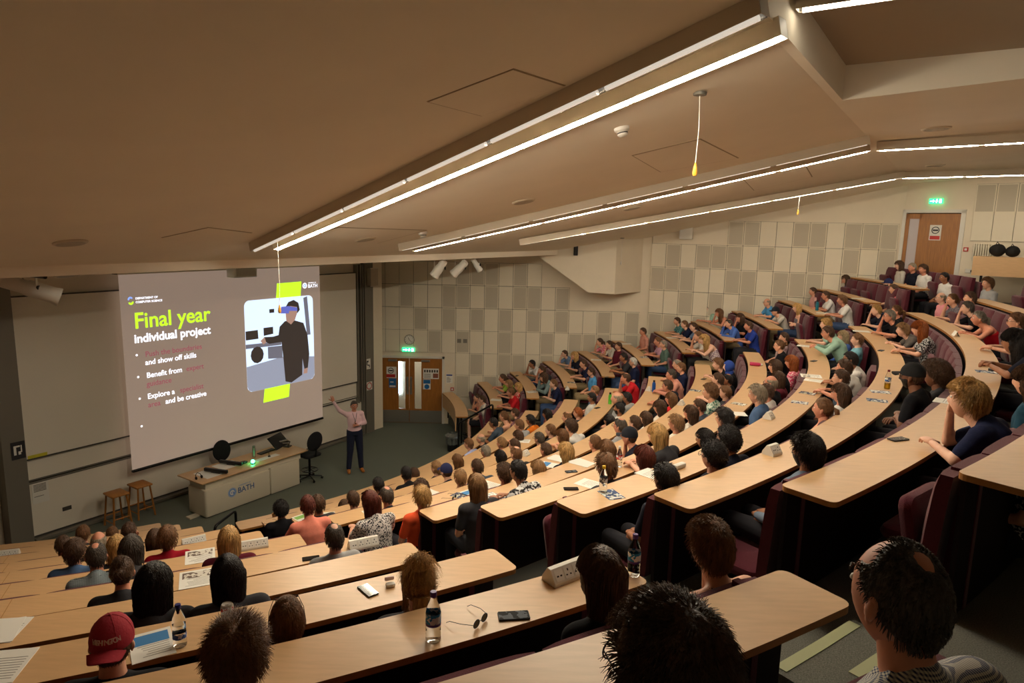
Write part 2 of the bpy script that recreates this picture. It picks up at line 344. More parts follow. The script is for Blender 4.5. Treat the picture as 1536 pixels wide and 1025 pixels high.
PEOPLE="""
F 0 0.1562 0.28 1.35 715 tied dkbr v salmon H -
F 0 0.0955 0.38 1.43 723 short dkbr t offwhite U shorts
F 1 0.1872 0.12 1.77 754 tied dkbr t lime L -
F 1 0.1341 0.23 1.73 764 long ltbr t ?olive L -
F 1 0.079 0.43 1.77 778 long blonde t redfloral L -
F 1 0.0076 0.19 1.77 766 short br t red L -
F 2 0.2453 0.18 2.06 798 short black c white H -
F 2 0.134 0.21 2.11 813 short dkbr t ?charcoal H -
F 2 0.0474 0.14 2.11 816 bob dkbr s tealgrey H glasses
F 2 -0.0231 0.35 2.11 830 short br c navy H -
F 3 0.2302 0.18 2.37 847 short dkbr c steel H glasses
F 3 0.1684 0.27 2.45 862 long blonde t ?navyd H -
F 3 0.0664 0.27 2.45 875 short dkbr t navy L -
F 3 -0.0238 0.34 2.45 887 short dkbr c sky L sunglasses
M 1 -0.3149 0.18 1.78 740 short black t slate D -
M 1 -0.2607 0.26 1.8 756 tied br v grey D -
M 1 -0.2071 0.4 1.76 773 short dkbr t ?charcoal D -
M 2 -0.4162 0.26 2.12 779 short br t greyl H -
M 2 -0.3696 0.31 2.11 795 short black t orange D sunhead
M 2 -0.3154 0.5 2.11 821 long black v dkgreen L -
M 2 -0.4746 0.53 2.1 777 bob dkbr t ?navyd D -
M 1 -0.4249 0.34 1.74 722 bald skin t navyd D -
M 1 -0.478 0.34 1.77 703 short br c lavender D -
M 2 -0.5791 0.51 2.11 729 short grey t ?charcoal D glasses
M 2 -0.5275 0.49 2.11 752 short ltbr t ?charcoal D -
M 3 -0.6031 0.39 2.45 772 short dkbr t ?charcoal D -
M 3 -0.5539 0.52 2.45 809 short dkgrey c navyd D glasses
M 3 -0.5077 0.46 2.45 826 short br t ?charcoal D -
M 4 -0.6049 0.37 2.79 843 bob br t ?charcoal D -
M 4 -0.5623 0.23 2.79 856 curly dkbr t white D -
M 3 -0.386 0.45 2.43 866 short ginger t ?charcoal D -
M 3 -0.4277 0.39 2.45 851 balding br t ?charcoal D -
M 3 -0.2794 0.45 2.45 888 short black t whitet D -
M 3 -0.2174 0.42 2.45 893 balding ltbr t steel D -
M 4 -0.6566 0.5 2.76 819 short dkbr t ?navyd H -
M 5 -0.7162 0.44 3.13 849 longwavy blonde t navyd D -
M 3 -0.6495 0.51 2.42 751 bob black t ?charcoal D -
M 4 -0.6955 0.33 2.79 774 balding br t ?charcoal D -
M 5 -0.6737 0.51 3.12 893 tied br t ?cream D -
M 2 -0.7378 0.27 2.11 609 short black t ?black D -
M 1 -0.6693 0.52 1.74 621 short dkbr t ?black D -
M 4 -0.8378 0.42 2.77 632 curly dkbr t ?black D -
M 5 -0.8855 0.45 3.13 632 shortthick blond t orangered D -
M 2 -0.6902 0.43 2.12 654 short ltbr c navyd D -
M 3 -0.7423 0.4 2.45 669 cap navycap t navyd D -
M 2 -0.6434 0.44 2.11 686 long br t ?charcoal D -
M 4 -0.7539 0.27 2.76 716 short dkbr t ?slate D -
M 4 -0.7922 0.47 2.79 690 short ltbr t ?charcoal D -
M 6 -0.878 0.29 3.47 715 long ltbr t ?charcoal D -
M 5 -0.8015 0.46 3.13 756 curly dkbr t ?charcoal D -
M 6 -0.8378 0.24 3.47 777 short black t printwhite D -
M 5 -0.7623 0.51 3.07 807 long ltbr t ?charcoal D -
M 4 -0.229 0.15 2.79 939 balding dkbr t red H phone
M 4 -0.403 0.32 2.86 925 bald skin t greyl D -
M 4 -0.3633 0.41 2.77 941 short black t greyl D -
M 4 -0.4421 0.51 2.8 929 short black t whitet D beard
M 4 -0.4862 0.52 2.71 914 long black t ?black D -
M 5 -0.6199 0.49 3.19 930 balding dkgrey c greyl D glasses
M 5 -0.5844 0.5 3.13 952 short dkbr t white D -
M 5 -0.5473 0.48 3.08 969 long dkbr t white D -
M 5 -0.5037 0.5 3.13 989 longwavy dkbr t creamy L -
M 5 -0.4548 0.51 3.13 1007 long br t ?red L -
M 5 -0.3836 0.25 3.13 1001 short dkbr t ?navyd D -
M 6 -0.5262 0.39 3.55 1065 curly br t floralgreen D -
M 6 -0.4936 0.52 3.47 1088 short br t ?charcoal D -
M 6 -0.566 0.4 3.45 1049 short dkbr t slate D -
M 6 -0.6004 0.45 3.47 1036 long dkbr t creamy D -
M 6 -0.6436 0.49 3.47 1014 shortthick ltbr t ?creamy D -
M 7 -0.7632 0.17 3.86 986 long blonde t ?charcoal D -
M 6 -0.7076 0.32 3.47 943 cap darkcap c navyd H glasses
M 6 -0.7499 0.41 3.47 910 long br t ?creamy D -
M 7 -0.8387 0.4 3.85 908 shortthick br t ?charcoal D -
M 7 -0.8071 0.47 3.85 967 bob redbr t ?charcoal D -
M 8 -0.8806 0.52 4.2 998 shortthick black t navyd L -
M 7 -0.7315 0.47 3.78 1058 bob black t ?charcoal D -
M 8 -0.8387 0.47 4.22 1068 curly black t navyd D glasses
M 8 -0.8094 0.33 4.22 1092 curly black t navyd D glasses
M 7 -0.6862 0.37 3.85 1086 shortthick black t burgundy H -
F 4 0.1952 0.2 2.74 900 tied dkbr t pinkfloral H -
F 4 0.1535 0.32 2.76 914 short dkbr c offwhite H -
F 4 0.1125 0.44 2.8 928 short dkbr t burgundy L -
F 4 -0.0147 0.25 2.79 936 short black t charcoal U -
F 4 -0.0618 0.41 2.79 950 short white t navy U glasses
F 5 0.1397 0.32 3.13 965 short dkbr t peach L -
F 5 0.0174 0.27 3.12 987 short br t pinklav U -
F 5 -0.0199 0.31 3.13 995 balding grey t greenslate U -
F 6 0.095 0.2 3.44 1016 short dkbr c tealfloral D -
F 6 0.0459 0.19 3.44 1027 short br t navy D -
F 6 0.0013 0.25 3.47 1040 tied dkbr t steel D -
F 6 -0.1131 0.03 3.47 1047 short br t offwhite H -
F 6 -0.1492 0.11 3.47 1057 longwavy blonde v floralpink U -
F 7 0.1019 0.2 3.8 1062 short dkbr t seafoam L -
F 7 0.0453 0.2 3.79 1079 longwavy br v navyd H -
F 7 -0.083 -0.1 3.76 1093 balding dkgrey s bluec H -
M 5 -0.2109 0.27 3.11 1016 balding grey t ?navyd D glasses
M 5 -0.2457 0.35 3.13 1022 short br t navy D -
M 5 -0.3059 0.19 3.13 1007 short dkgrey s ?peach D glasses
M 6 -0.3094 0.1 3.41 1077 shortthick br t black D -
M 6 -0.3421 0.31 3.47 1093 scarf bluescarf s black D -
M 6 -0.3953 0.35 3.38 1091 balding black t ?black D -
M 6 -0.4305 0.24 3.47 1077 short dkbr t ?black D -
F 7 -0.0511 0.3 3.85 1110 long dkbr t ?black H -
F 7 -0.1412 0.18 3.83 1123 short dkbr t royal L -
F 8 0.0962 0.4 4.08 1120 short dkbr c offwhite D -
F 8 -0.0255 0.2 4.19 1151 bald skin c sky D glasses
F 8 -0.0793 0.15 4.06 1163 cap darkcap t offwhite D -
F 8 -0.111 0.51 4.22 1195 long blonde v greyfloral C -
F 9 -0.0484 0.4 4.49 1219 short dkbr c pinkcheck D -
F 9 -0.138 0.21 4.52 1238 short dkbr t white D glasses
F 9 -0.2251 0.19 4.55 1263 shortthick br t white L -
F 10 0.0123 0.36 4.88 1252 cap darkcap t offwhite D -
F 10 -0.0233 0.38 4.83 1268 longwavy dkbr t purplestripe H glasses
M 8 -0.2381 0.17 4.2 1238 curly blond t ?seafoam D -
M 8 -0.325 0.01 4.22 1242 short dkbr s seafoam D glasses
M 8 -0.2913 0.35 4.1 1265 bob blondgrey s bluec D -
M 8 -0.3664 0.42 4.22 1286 short br c skyteal D -
M 7 -0.2237 0.43 3.85 1176 short dkbr t plaid D -
M 7 -0.299 0.21 3.85 1168 bun br t black C glasses
M 7 -0.4103 0.39 3.85 1187 longwavy ginger t pinkfloral D -
M 7 -0.4484 0.17 3.85 1163 bob dkbr t black D -
M 7 -0.5032 0.31 3.83 1166 long dkbr t ?burgundy D -
M 7 -0.5358 0.29 3.85 1156 bald skin t black D glasses
M 8 -0.5 0.27 4.22 1275 short black t white D -
M 8 -0.5452 0.25 4.22 1266 short dkbr t white D -
M 8 -0.5935 0.31 4.22 1261 short dkbr t ?slate L -
F 11 -0.0529 0.4 5.28 1349 longwavy dkbr s offwhite U -
F 11 -0.0916 0.38 5.26 1368 short greyw c navyd U -
F 11 -0.1225 0.38 5.25 1385 shortthick dkbr t white U -
F 11 -0.1894 0.34 5.14 1416 short black t white U glasses
F 10 -0.1537 0.48 4.9 1332 cap navycap t azure U beard
F 10 -0.1873 0.41 4.81 1341 short dkbr c pink U -
M 9 -0.2187 0.18 4.52 1315 short blond t navyd H -
M 9 -0.2954 0.1 4.55 1334 short grey t black H glasses
M 9 -0.2637 0.33 4.59 1344 tied br t ?black D -
M 9 -0.3562 0.14 4.43 1354 shortthick ltbr t greybrown L -
M 9 -0.4179 0.22 4.59 1380 longwavy ginger t blackwhite D -
M 10 -0.2119 0.39 4.82 1411 bald skin c pinkstripe L glasses
M 10 -0.258 0.31 4.86 1429 tied br t greyfloral H -
M 10 -0.328 0.2 4.83 1452 short dkgrey t black H -
M 10 -0.4022 0.07 4.79 1467 tied grey v redt L -
M 11 -0.2022 0.3 5.14 1481 shortthick br t greyl L -
M 10 -0.2906 0.41 4.95 1455 short dkbr t ?black D -
M 10 -0.5045 0.22 4.95 1525 short br t charcoal D glasses
M 10 -0.6275 0.07 4.95 1522 longwavy black t ?navyd U glasses
M 9 -0.6916 0.27 4.65 1369 cap blackcap t black C beard
M 9 -0.6614 0.4 4.59 1403 afro dkbr s charcoal U -
M 10 -0.8252 0.16 4.95 1451 shortthick blond t navy K -
M 10 -0.7639 0.32 4.95 1542 longwavy dkbr t ?tealdk U -
M 7 -0.6081 0.36 3.91 1135 shortthick greyw s denim D -
M 7 -0.5757 0.36 3.85 1150 short dkbr t white D -
M 8 -0.6476 0.47 4.22 1261 long dkbr t ?white D -
M 8 -0.702 0.51 4.22 1234 tied br v cream U -
M 9 -0.8671 0.44 4.59 1210 shortthick black s hoodie D beard
N 2 -1.1563 0.5 2.11 94 short dkbr t navyd D -
N 4 -1.1493 0.31 2.79 113 shortthick dkbr t denim D -
N 5 -1.1393 0.25 3.13 145 balding dkgrey c checkgreen D -
N 1 -1.1343 0.41 1.77 125 short br t ?charcoal D -
N 3 -1.1284 0.35 2.45 148 bald skin t ?charcoal D -
N 4 -1.121 0.35 2.79 175 bob blonde t ?charcoal D -
N 0 -1.0858 0.52 1.33 168 short br t ?charcoal D -
N 2 -1.0911 0.39 2.11 194 short dkbr t ?charcoal H -
N 5 -1.12 0.22 3.13 197 bob dkgrey t ?charcoal D -
N 6 -1.1307 0.35 3.47 184 bun dkbr t ?charcoal D -
N 7 -1.1256 0.31 3.85 231 longwavy black t ?charcoal D glasses
N 7 -1.0995 0.37 3.85 342 bob black t ?charcoal D -
N 3 -1.0806 0.51 2.44 232 long dkbr t ?charcoal D -
N 4 -1.0855 0.33 2.79 251 shortthick br t crimson D -
N 5 -1.0623 0.36 3.13 343 long blonde t ?burgundy D -
N 8 -1.1423 0.48 4.22 168 cap redcap t ?black D -
N 9 -1.1257 0.31 4.59 354 spiky br t ?black D -
M 2 -0.9377 0.37 2.11 421 curly black t ?black D -
M 4 -0.946 0.17 2.8 461 short redbr t salmon D -
M 3 -0.9179 0.43 2.5 477 short dkbr t ?charcoal D -
M 2 -0.8555 0.51 1.97 517 long dkbr t ?white D -
M 3 -0.8761 0.41 2.44 530 short dkbr t ?charcoal D -
M 5 -0.9224 0.26 3.13 556 long redbr t floraldark D sunhead
M 4 -0.8761 0.41 2.8 580 balding dkgrey t ?charcoal D -
N 6 -1.0282 0.44 3.47 502 balding dkgrey t ?greyl D -
N 8 -1.0995 0.52 4.17 431 short br t ?charcoal D sunhead
N 8 -1.0606 0.52 4.21 627 messybun blonde t ?charcoal D -
M 2 -0.7943 0.36 2.11 567 short black t ?black D -
N 9 -1.0433 0.4 4.59 902 long dkbr t ?black D -
N 11 -1.1109 -0.17 5.3 1007 shortthick dkbr t ?black X glasses
N 9 -1.0081 0.43 4.59 1063 shortthick br v ?burgundy H -
N 11 -1.0781 -0.17 5.3 1350 baldcrop dkgrey c checkblue X -
M 10 -0.8535 0.69 4.95 1575 long dkbr t blackwhite D -
"""
ITEMS="""
power wide N 5 -1.0401 -0.22
power wide N 6 -0.9992 -0.07
power wide N 9 -1.0242 -0.26
power wide N 3 -1.0433 -0.07
power wide N 1 -1.2439 -0.11
power small M 8 -0.6567 -0.26
power small M 9 -0.8107 -0.26
power dome M 6 -0.4664 -0.26
power dome M 5 -0.2944 -0.26
power small F 3 -0.05 -0.26
power case M 8 -0.8058 -0.17
power small M 4 -0.6149 -0.23
bottle bluecap N 8 -1.128 -0.07
bottle purple N 9 -1.0759 -0.07
bottle purple N 9 -1.0051 -0.1
bottle yellowcap M 8 -0.8701 -0.23
bottle yellowjuice M 9 -0.5987 -0.14
bottle clear M 7 -0.7726 -0.2
bottle bluemetal M 5 -0.2999 -0.15
bottle green M 4 -0.2941 -0.08
bottle teal F 9 -0.1609 -0.07
bottle clear F 7 0.135 -0.09
can red N 8 -1.1131 -0.18
phone 0.3 N 8 -1.0634 -0.19
phone 1.25 N 9 -1.0512 -0.07
phone 1.5 N 6 -1.0329 -0.07
phone 1.0 M 7 -0.832 -0.11
phone 1.2 M 8 -0.3771 -0.24
phone 1.2 M 6 -0.3034 -0.16
phone 1.2 M 10 -0.8172 -0.26
phone 1.2 M 9 -0.4119 -0.26
phone 1.2 M 4 -0.3308 -0.26
phone .9 M 7 -0.715 -0.13
phone 1.1 M 6 -0.7507 -0.09
phone 1.0 F 4 -0.0627 -0.22
phone .8 F 2 0.2491 -0.26
shades 0 N 9 -1.0646 -0.12
shades 0 M 2 -0.9381 -0.14
shades 0 M 5 -0.8281 -0.13
pods 0 N 8 -1.0546 -0.18
cup 0 M 1 -0.9131 -0.08
paper news N 6 -1.0969 -0.14
paper news N 5 -1.0782 -0.26
paper blue N 8 -1.1364 -0.13
paper white M 3 -0.888 -0.12
paper green M 3 -0.9135 -0.24
paper mag M 3 -0.9033 -0.07
paper mag M 5 -0.8161 -0.11
paper mag M 6 -0.8373 -0.14
paper mag M 8 -0.8692 -0.15
paper white M 7 -0.8154 -0.07
paper white M 6 -0.7249 -0.2
paper mag M 9 -0.6142 -0.18
paper mag M 9 -0.6446 -0.14
paper white M 8 -0.4872 -0.19
paper news M 8 -0.4663 -0.26
paper white M 8 -0.2693 -0.26
paper white F 9 -0.1942 -0.07
paper mag M 7 -0.5279 -0.16
paper mag M 8 -0.5481 -0.17
paper mag M 8 -0.5885 -0.16
paper white F 1 0.0951 -0.16
paper white F 2 0.0499 -0.16
paper mag F 3 0.0238 -0.1
paper white F 4 0.1238 -0.15
paper mag F 5 0.0043 -0.11
paper white F 6 0.0434 -0.17
paper white F 5 0.1603 -0.07
paper white M 3 -0.4796 -0.26
paper blue M 5 -0.8046 -0.07
paper white M 4 -0.8695 -0.07
paper white M 4 -0.7927 -0.23
paper white M 5 -0.777 -0.13
paper white M 9 -0.2693 -0.26
paper tent M 10 -0.4239 -0.26
paper white F 10 -0.1749 -0.26
paper mag F 11 -0.1888 -0.16
paper mag M 10 -0.6068 -0.13
paper white M 10 -0.7206 -0.26
paper white N 7 -1.1839 -0.21
paper white N 8 -1.1779 -0.2
paper white M 5 -0.667 -0.14
paper blue M 5 -0.69 -0.07
paper white M 7 -0.5679 -0.07
paper redcase M 10 -0.5797 -0.16
paper wallet M 10 -0.5989 -0.08
paper pinkflask M 7 -0.3081 -0.2
paper mag M 6 -0.3808 -0.23
paper white M 8 -0.8269 -0.22
"""
PP=[l.split() for l in PEOPLE.strip().split('\n')]
for p in PP: OCC.setdefault((p[0],int(p[1])),[]).append(float(p[2]))
def rn(blk,k):
    n=k if blk=='M' else k+1
    return 'front' if n==1 else ORD[n]
MRING={'N':'near','M':'middle','F':'far'}
def make_row(blk,k):
    c=CEN[blk][k]; a0,a1=span(blk,k); R=Rk[k]; z=ZD[k]; am=(a0+a1)/2
    has_desk=k<12
    org=on(c,R,am,FLOORZ[k])
    root=empty('bench_desk',org,label='curved beech bench desk of the %s seating block, %s row up from the stage'%(BN[blk],rn(blk,k)) if rn(blk,k)!='front' else 'front-row curved beech desk of the %s seating block'%BN[blk],cat='desk',group='curved bench desks of the lecture theatre')
    def put(mb,name,mats,**kw):
        o=mb.build(name,mats,root,**kw); o.matrix_parent_inverse=Matrix.Identity(4)
        for v in o.data.vertices: v.co-=Vector(org)
        return o
    # desk top in sections with fine joints
    L=(a1-a0)*R; n=max(1,round(L/2.6))
    mb=MB(); 
    band(mb,c,R-W,R,a0,a1,z-.032,z,round_=.045,mi=0,mi_side=1)
    top=put(mb,'desk_top',[M_beech,M_edge],smooth=False)
    if n>1:
        mb=MB()
        for i in range(1,n):
            a=a0+(a1-a0)*i/n
            p=on(c,R-W+.004,a);q=on(c,R-.004,a);t=(-math.sin(a)*.0022,math.cos(a)*.0022)
            mb.face([(p[0]-t[0],p[1]-t[1],z+.0006),(q[0]-t[0],q[1]-t[1],z+.0006),(q[0]+t[0],q[1]+t[1],z+.0006),(p[0]+t[0],p[1]+t[1],z+.0006)])
        put(mb,'joint_line',M_edge,smooth=False)
    if k>0:
        mb=MB(); e=.02/R
        band(mb,c,R-W+.02,R-W+.045,a0+e,a1-e,FLOORZ[k]-.36 if k>1 else FLOORZ[k]-.3,z-.033)
        put(mb,'back_panel',M_dark,smooth=False)
        for a in (a0+.012,a1-.012):
            mb=MB(); band(mb,c,R-W-.085,R-W+.05,a-.02/R,a+.02/R,FLOORZ[k]-.34,z-.034,n=1)
            put(mb,'end_panel',M_maroon,smooth=False)
        # brackets under the top
        mb=MB(); m=max(2,int(L/1.1))
        for i in range(m+1):
            a=a0+.05+(a1-a0-.1)*i/m; band(mb,c,R-W+.046,R-.06,a-.012/R,a+.012/R,z-.09,z-.033,n=1)
        put(mb,'bracket',M_black,smooth=False)
    else:
        mb=MB(); band(mb,c,R-W-.005,R-W+.02,a0+.01,a1-.01,z-.42 if blk=='F' else z-.2,z-.033)
        put(mb,'modesty_panel',M_beech if blk=='F' else M_dark,smooth=False)
        m=max(2,int(L/1.3))
        for i in range(m+1):
            a=a0+.1/R*1.2+(a1-a0-.24/R)*i/m; mb=MB(); p=on(c,R-W/2,a)
            mb.box(p[0]-.022,p[0]+.022,p[1]-.022,p[1]+.022,0 if False else FLOORZ[0]-.02,z-.03)
            put(mb,'leg',M_black,smooth=False)
    return root
if True:
    for blk,ks in (('M',range(1,12)),('F',range(0,12)),('N',range(0,11))):
        for k in ks: make_row(blk,k)
# seats: row k sitters lean on backs standing before the desk of row k+1
nseat=0
for blk,ks in (('F',range(0,12)),('M',range(1,12)),('N',range(0,12))):
    for k in ks:
        kb=k+1
        c=CEN[blk][min(kb,11)] if kb<12 else CEN[blk][11]
        a0,a1=span(blk,min(kb,11)); 
        if blk=='F' and k==11: a0-=.035
        R=Rk[kb]-W-.04
        L=(a1-a0)*R-.1; n=max(1,int(L/SEATW)); step=L/n/R
        for i in range(n):
            j=i if blk!='N' else n-1-i
            if blk=='N' and (n-1-j)*SEATW>(5.2 if k<7 else (3.4 if k<10 else 2.2)): continue
            a=a0+.05/R+(j+.5)*step
            if blk=='M' and k==11 and on(c,R,a)[1]<6: continue
            if blk=='N' and (k==11 or (k==10 and i<1)): continue
            if blk=='N' and k==10 and i>6: continue
            # occupied?
            occ=False
            for ap in OCC.get((blk,k),[]):
                pa=on(CEN[blk][k],Rk[k]+.4,ap); aa=ang(c,pa)
                if abs(aa-a)*R<.27: occ=True
            p=on(c,R-.05,a,FLOORZ[k]+.45)
            if blk=='M' and not occ and k<9 and i>3 and i<n-2: 
                continue      # the photo shows nothing of these
            if blk=='M' and occ and k<6 and 1<i<n-2: continue
            pos={'M':'counted from the lower stairs','F':'counted from the upper stairs','N':'counted from the stairs'}[blk]
            idx=(i+1)
            t=empty('tip_up_seat',p,a-PI/2,'%s maroon tip-up seat, %s %s, %s block %s row'%('occupied' if occ else 'empty',ORD[min(idx,25)],pos,BN[blk],rn(blk,k)),'seat','maroon tip-up seats of the theatre')
            inst(SB,'backrest',t); inst(SP if occ else SPU,'seat_pad',t); nseat+=1
print('SEATS',nseat)
# top row seat back wall strip (behind the last seats)
for blk in 'MF':
    c=CEN[blk][11]; a0,a1=span(blk,11); R=Rk[12]-W+.03
    if blk=='M': a0=-.62
    mb=MB(); band(mb,c,R-.0,R+.05,a0+(.0 if blk=='M' else -.035),a1-(.06 if blk=='F' else 0),FLOORZ[11]-.02,FLOORZ[12]+.62)
    tag(mb.build('seat_screen',M_maroon,smooth=False),'tall maroon padded screen behind the top row of the %s block'%BN[blk],'screen','padded screens behind the top row')
# ---------------------------------------------------------------- walls
def wallseg(name,p,q,z0,z1,th=.15,m=None,holes=None):
    """vertical wall from p to q, interior on the right of p->q; holes=[(u0,u1,za,zb)]"""
    d=Vector((q[0]-p[0],q[1]-p[1],0)); L=d.length; d/=L; nrm=Vector((-d.y,d.x,0)) # outward
    M=Matrix((( d.x,nrm.x,0,p[0]),(d.y,nrm.y,0,p[1]),(0,0,1,0),(0,0,0,1)))
    mb=MB()
    if not holes: mb.box(0,L,0,th,z0,z1,M=M)
    else:
        us=0
        for (u0,u1,za,zb) in holes:
            mb.box(us,u0,0,th,z0,z1,M=M)
            if za>z0+.01: mb.box(u0,u1,0,th,z0,za,M=M)
            mb.box(u0,u1,0,th,zb,z1,M=M); us=u1
        mb.box(us,L,0,th,z0,z1,M=M)
    tag(mb.build(name,m or M_wall,smooth=False),kind='structure'); return M
FD=Vector((.544,.839,0)); FN=Vector((.839,-.544,0)); FO=Vector((-8.97,11.9,0))
def fw(u,s,z=0): v=FO+FD*u+FN*s; return (v.x,v.y,z)
MF=Matrix(((.544,-.839,0,FO.x),(.839,.544,0,FO.y),(0,0,1,0),(0,0,0,1)))  # local x along wall, y into the wall (-y = into room)
p0=fw(-8,0)
M_front=wallseg('wall_front',p0,fw(9.42,0),-.05,5.6)
cor=fw(9.42,0)
DOORU=(-4.08+4.0,)
M_side=wallseg('wall_side',(-4.4,20.3),(4.06,20.3),-.05,8.0,holes=[(.3,2.3,-.05,2.03)])
M_side2=wallseg('wall_side_upper',(4.06,20.25),(10.05,17.95),-.05,8.0)
M_top=wallseg('wall_top',(10.05,17.95),(13.2,14.7),-.05,8.0,holes=[(.04,1.28,4.4,6.62)])
wallseg('wall_right',(13.2,14.7),(14.5,4),-.05,8.2)
wallseg('wall_back',(14.5,4),(9,-5),-.05,8.2)
wallseg('wall_rear',(9,-5),(-9,-5),-.05,8.2)
wallseg('wall_left',(-9,-5),(p0[0],p0[1]),-.05,8.2)
# beyond the doors
for nm,P,sz in (('stage',(-3.1,21.6),2.4),):
    mb=MB(); mb.box(-4.6,-1.4,20.46,22.0,-.12,0,); tag(mb.build('floor',M_carpet,smooth=False),kind='structure')
    mb=MB(); mb.box(-4.6,-1.4,22.0,22.1,0,2.6); mb.box(-4.7,-4.6,20.46,22.1,0,2.6); mb.box(-1.4,-1.3,20.46,22.1,0,2.6); mb.box(-4.7,-1.3,20.46,22.1,2.6,2.7)
    tag(mb.build('wall_corridor',M_wall,smooth=False),kind='structure')
M_day=mat('daylight_pane',(214,232,250),.5,emit=9)
mb=MB(); mb.box(-3.80,-3.63,21.96,21.995,.5,2.2); tag(mb.build('window_2',M_day,smooth=False),kind='structure')
mb=MB(); mb.box(-3.4,-2.2,20.9,21.3,2.55,2.6); o=mb.build('ceiling_light',mat('corridor_fill',(255,244,230),.5,emit=4.5),smooth=False); tag(o,'flat fill panel added to brighten the corridor behind the door glass','ceiling light')  # fill light added to brighten the corridor, not a known fitting
# ---------------------------------------------------------------- ceiling
def zc(s): return 4.33+.236*s if s<12.75 else 7.339+.05*(s-12.75)
mb=MB()
def cq(u0,u1,s0,s1,f0,f1=None,mi=0):
    f1=f0 if f1 is None else f1
    a,b,c_,d=[fw(u,s) for u,s in ((u0,s0),(u1,s0),(u1,s1),(u0,s1))]
    mb.face([(a[0],a[1],f0),(b[0],b[1],f0),(c_[0],c_[1],f1),(d[0],d[1],f1)],mi)
SF=4.55
cq(-16,28,SF,12.75,zc(SF),zc(12.75))
cq(2.74,28,12.75,26,zc(12.75),zc(26))
cq(-16,2.74,12.75,12.83,zc(12.75),zc(12.83))
RZ=7.68
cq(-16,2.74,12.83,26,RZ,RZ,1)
a=fw(-16,12.83);b=fw(2.74,12.83);c_=fw(2.74,26)
mb.face([(a[0],a[1],zc(12.83)),(b[0],b[1],zc(12.83)),(b[0],b[1],RZ),(a[0],a[1],RZ)],0)
mb.face([(b[0],b[1],zc(12.83)),(c_[0],c_[1],zc(26)),(c_[0],c_[1],RZ+.4),(b[0],b[1],RZ)],0)
FB=zc(SF)-.13
a=fw(-16,SF);b=fw(28,SF)
mb.face([(a[0],a[1],zc(SF)),(b[0],b[1],zc(SF)),(b[0],b[1],FB),(a[0],a[1],FB)],0)
cq(-16,28,-.2,SF,FB,FB)
o=mb.build('ceiling',[M_ceil,M_ceil2],smooth=False); tag(o,kind='structure')
mb=MB(); mb.box(-20,20,-8,24,8.25,8.35); tag(mb.build('ceiling',M_ceil,smooth=False),kind='structure')
# triangular bulkhead on the side wall
mb=MB(); f=[(.1,5.62),(2.12,4.24),(2.86,4.2),(2.86,6.3),(.32,6.0)]
fr=[(x,19.25,z) for x,z in f]; bk=[(x*1.0+(.0 if x<2.8 else .95),20.32,z) for x,z in f]
mb.face(fr); mb.face(bk[::-1])
for i in range(5):
    j=(i+1)%5; mb.face([fr[i],bk[i],bk[j],fr[j]])
tag(mb.build('trim_90',M_wall,smooth=False),kind='structure')
# ---------------------------------------------------------------- acoustic panelling
def panel_mesh(kind):
    mb=MB(); mb.rbox(.004,.418,-.03,0,.005,.677,r=.006,n=1)
    if kind: 
        mb.face([(.03,-.0312,.03),(.392,-.0312,.03),(.392,-.0312,.652),(.03,-.0312,.652)],1)
    return mb.mesh('acoustic_panel',[M_panel,M_perf],smooth=False)
PM=[panel_mesh(0),panel_mesh(1)]
def panelling(M,org_u,rows,label,name='acoustic_panelling'):
    """rows: list of (z0, first column, string of . and #)"""
    root=empty(name,tuple(M@Vector((org_u,0,rows[-1][0]))),math.atan2(M[1][0],M[0][0]),label,'wall panelling','acoustic panelling')
    zb=rows[-1][0]
    back=MB()
    for z0,c0,s in rows:
        for i,ch in enumerate(s):
            if ch==' ': continue
            perf_=ch=='#'
            inst(PM[perf_],'perforated_panel' if perf_ else 'plain_panel',root,((c0+i)*.4225,-.012,z0-zb))
        m=len(s.rstrip()); i0=len(s)-len(s.lstrip())
        back.box((c0+i0)*.4225,(c0+m)*.4225,-.012,-.001,z0-zb,z0-zb+.682)
    back.build('backing_board',M_dgray,root,smooth=False)
    return root
hz=[.865,1.545,2.225,2.905,3.59,4.275,4.955,5.635]
panelling(M_side,.17,[(4.275,0,'......###.#.'),(3.59,0,'..#..##.#.##.#'),(2.905,0,'...#.#.#.#.#.#..#.#'),(2.225,0,'....#.#..#..#.###.#'),(1.545,6,'.#.##.#..#.#'),(.865,6,'#.#..#.#.#.#')],'cream acoustic panelling with perforated squares above the brown double doors')
panelling(M_side2,-.1+.09,[(5.635,5,'##..##.###'),(4.955,0,'.#.###.#..#.#.#'),(4.275,0,'###..##.###.#.#'),(3.59,0,'..#.#.#.#.#.#..'),(2.905,0,'##.#.#.#.#.#.#.')],'cream acoustic panelling rising beside the upper rows of the far block')
panelling(M_top,1.52,[(6.6,0,'######'),(5.93,0,'......')],'cream and grey acoustic panelling right of the upper exit door')
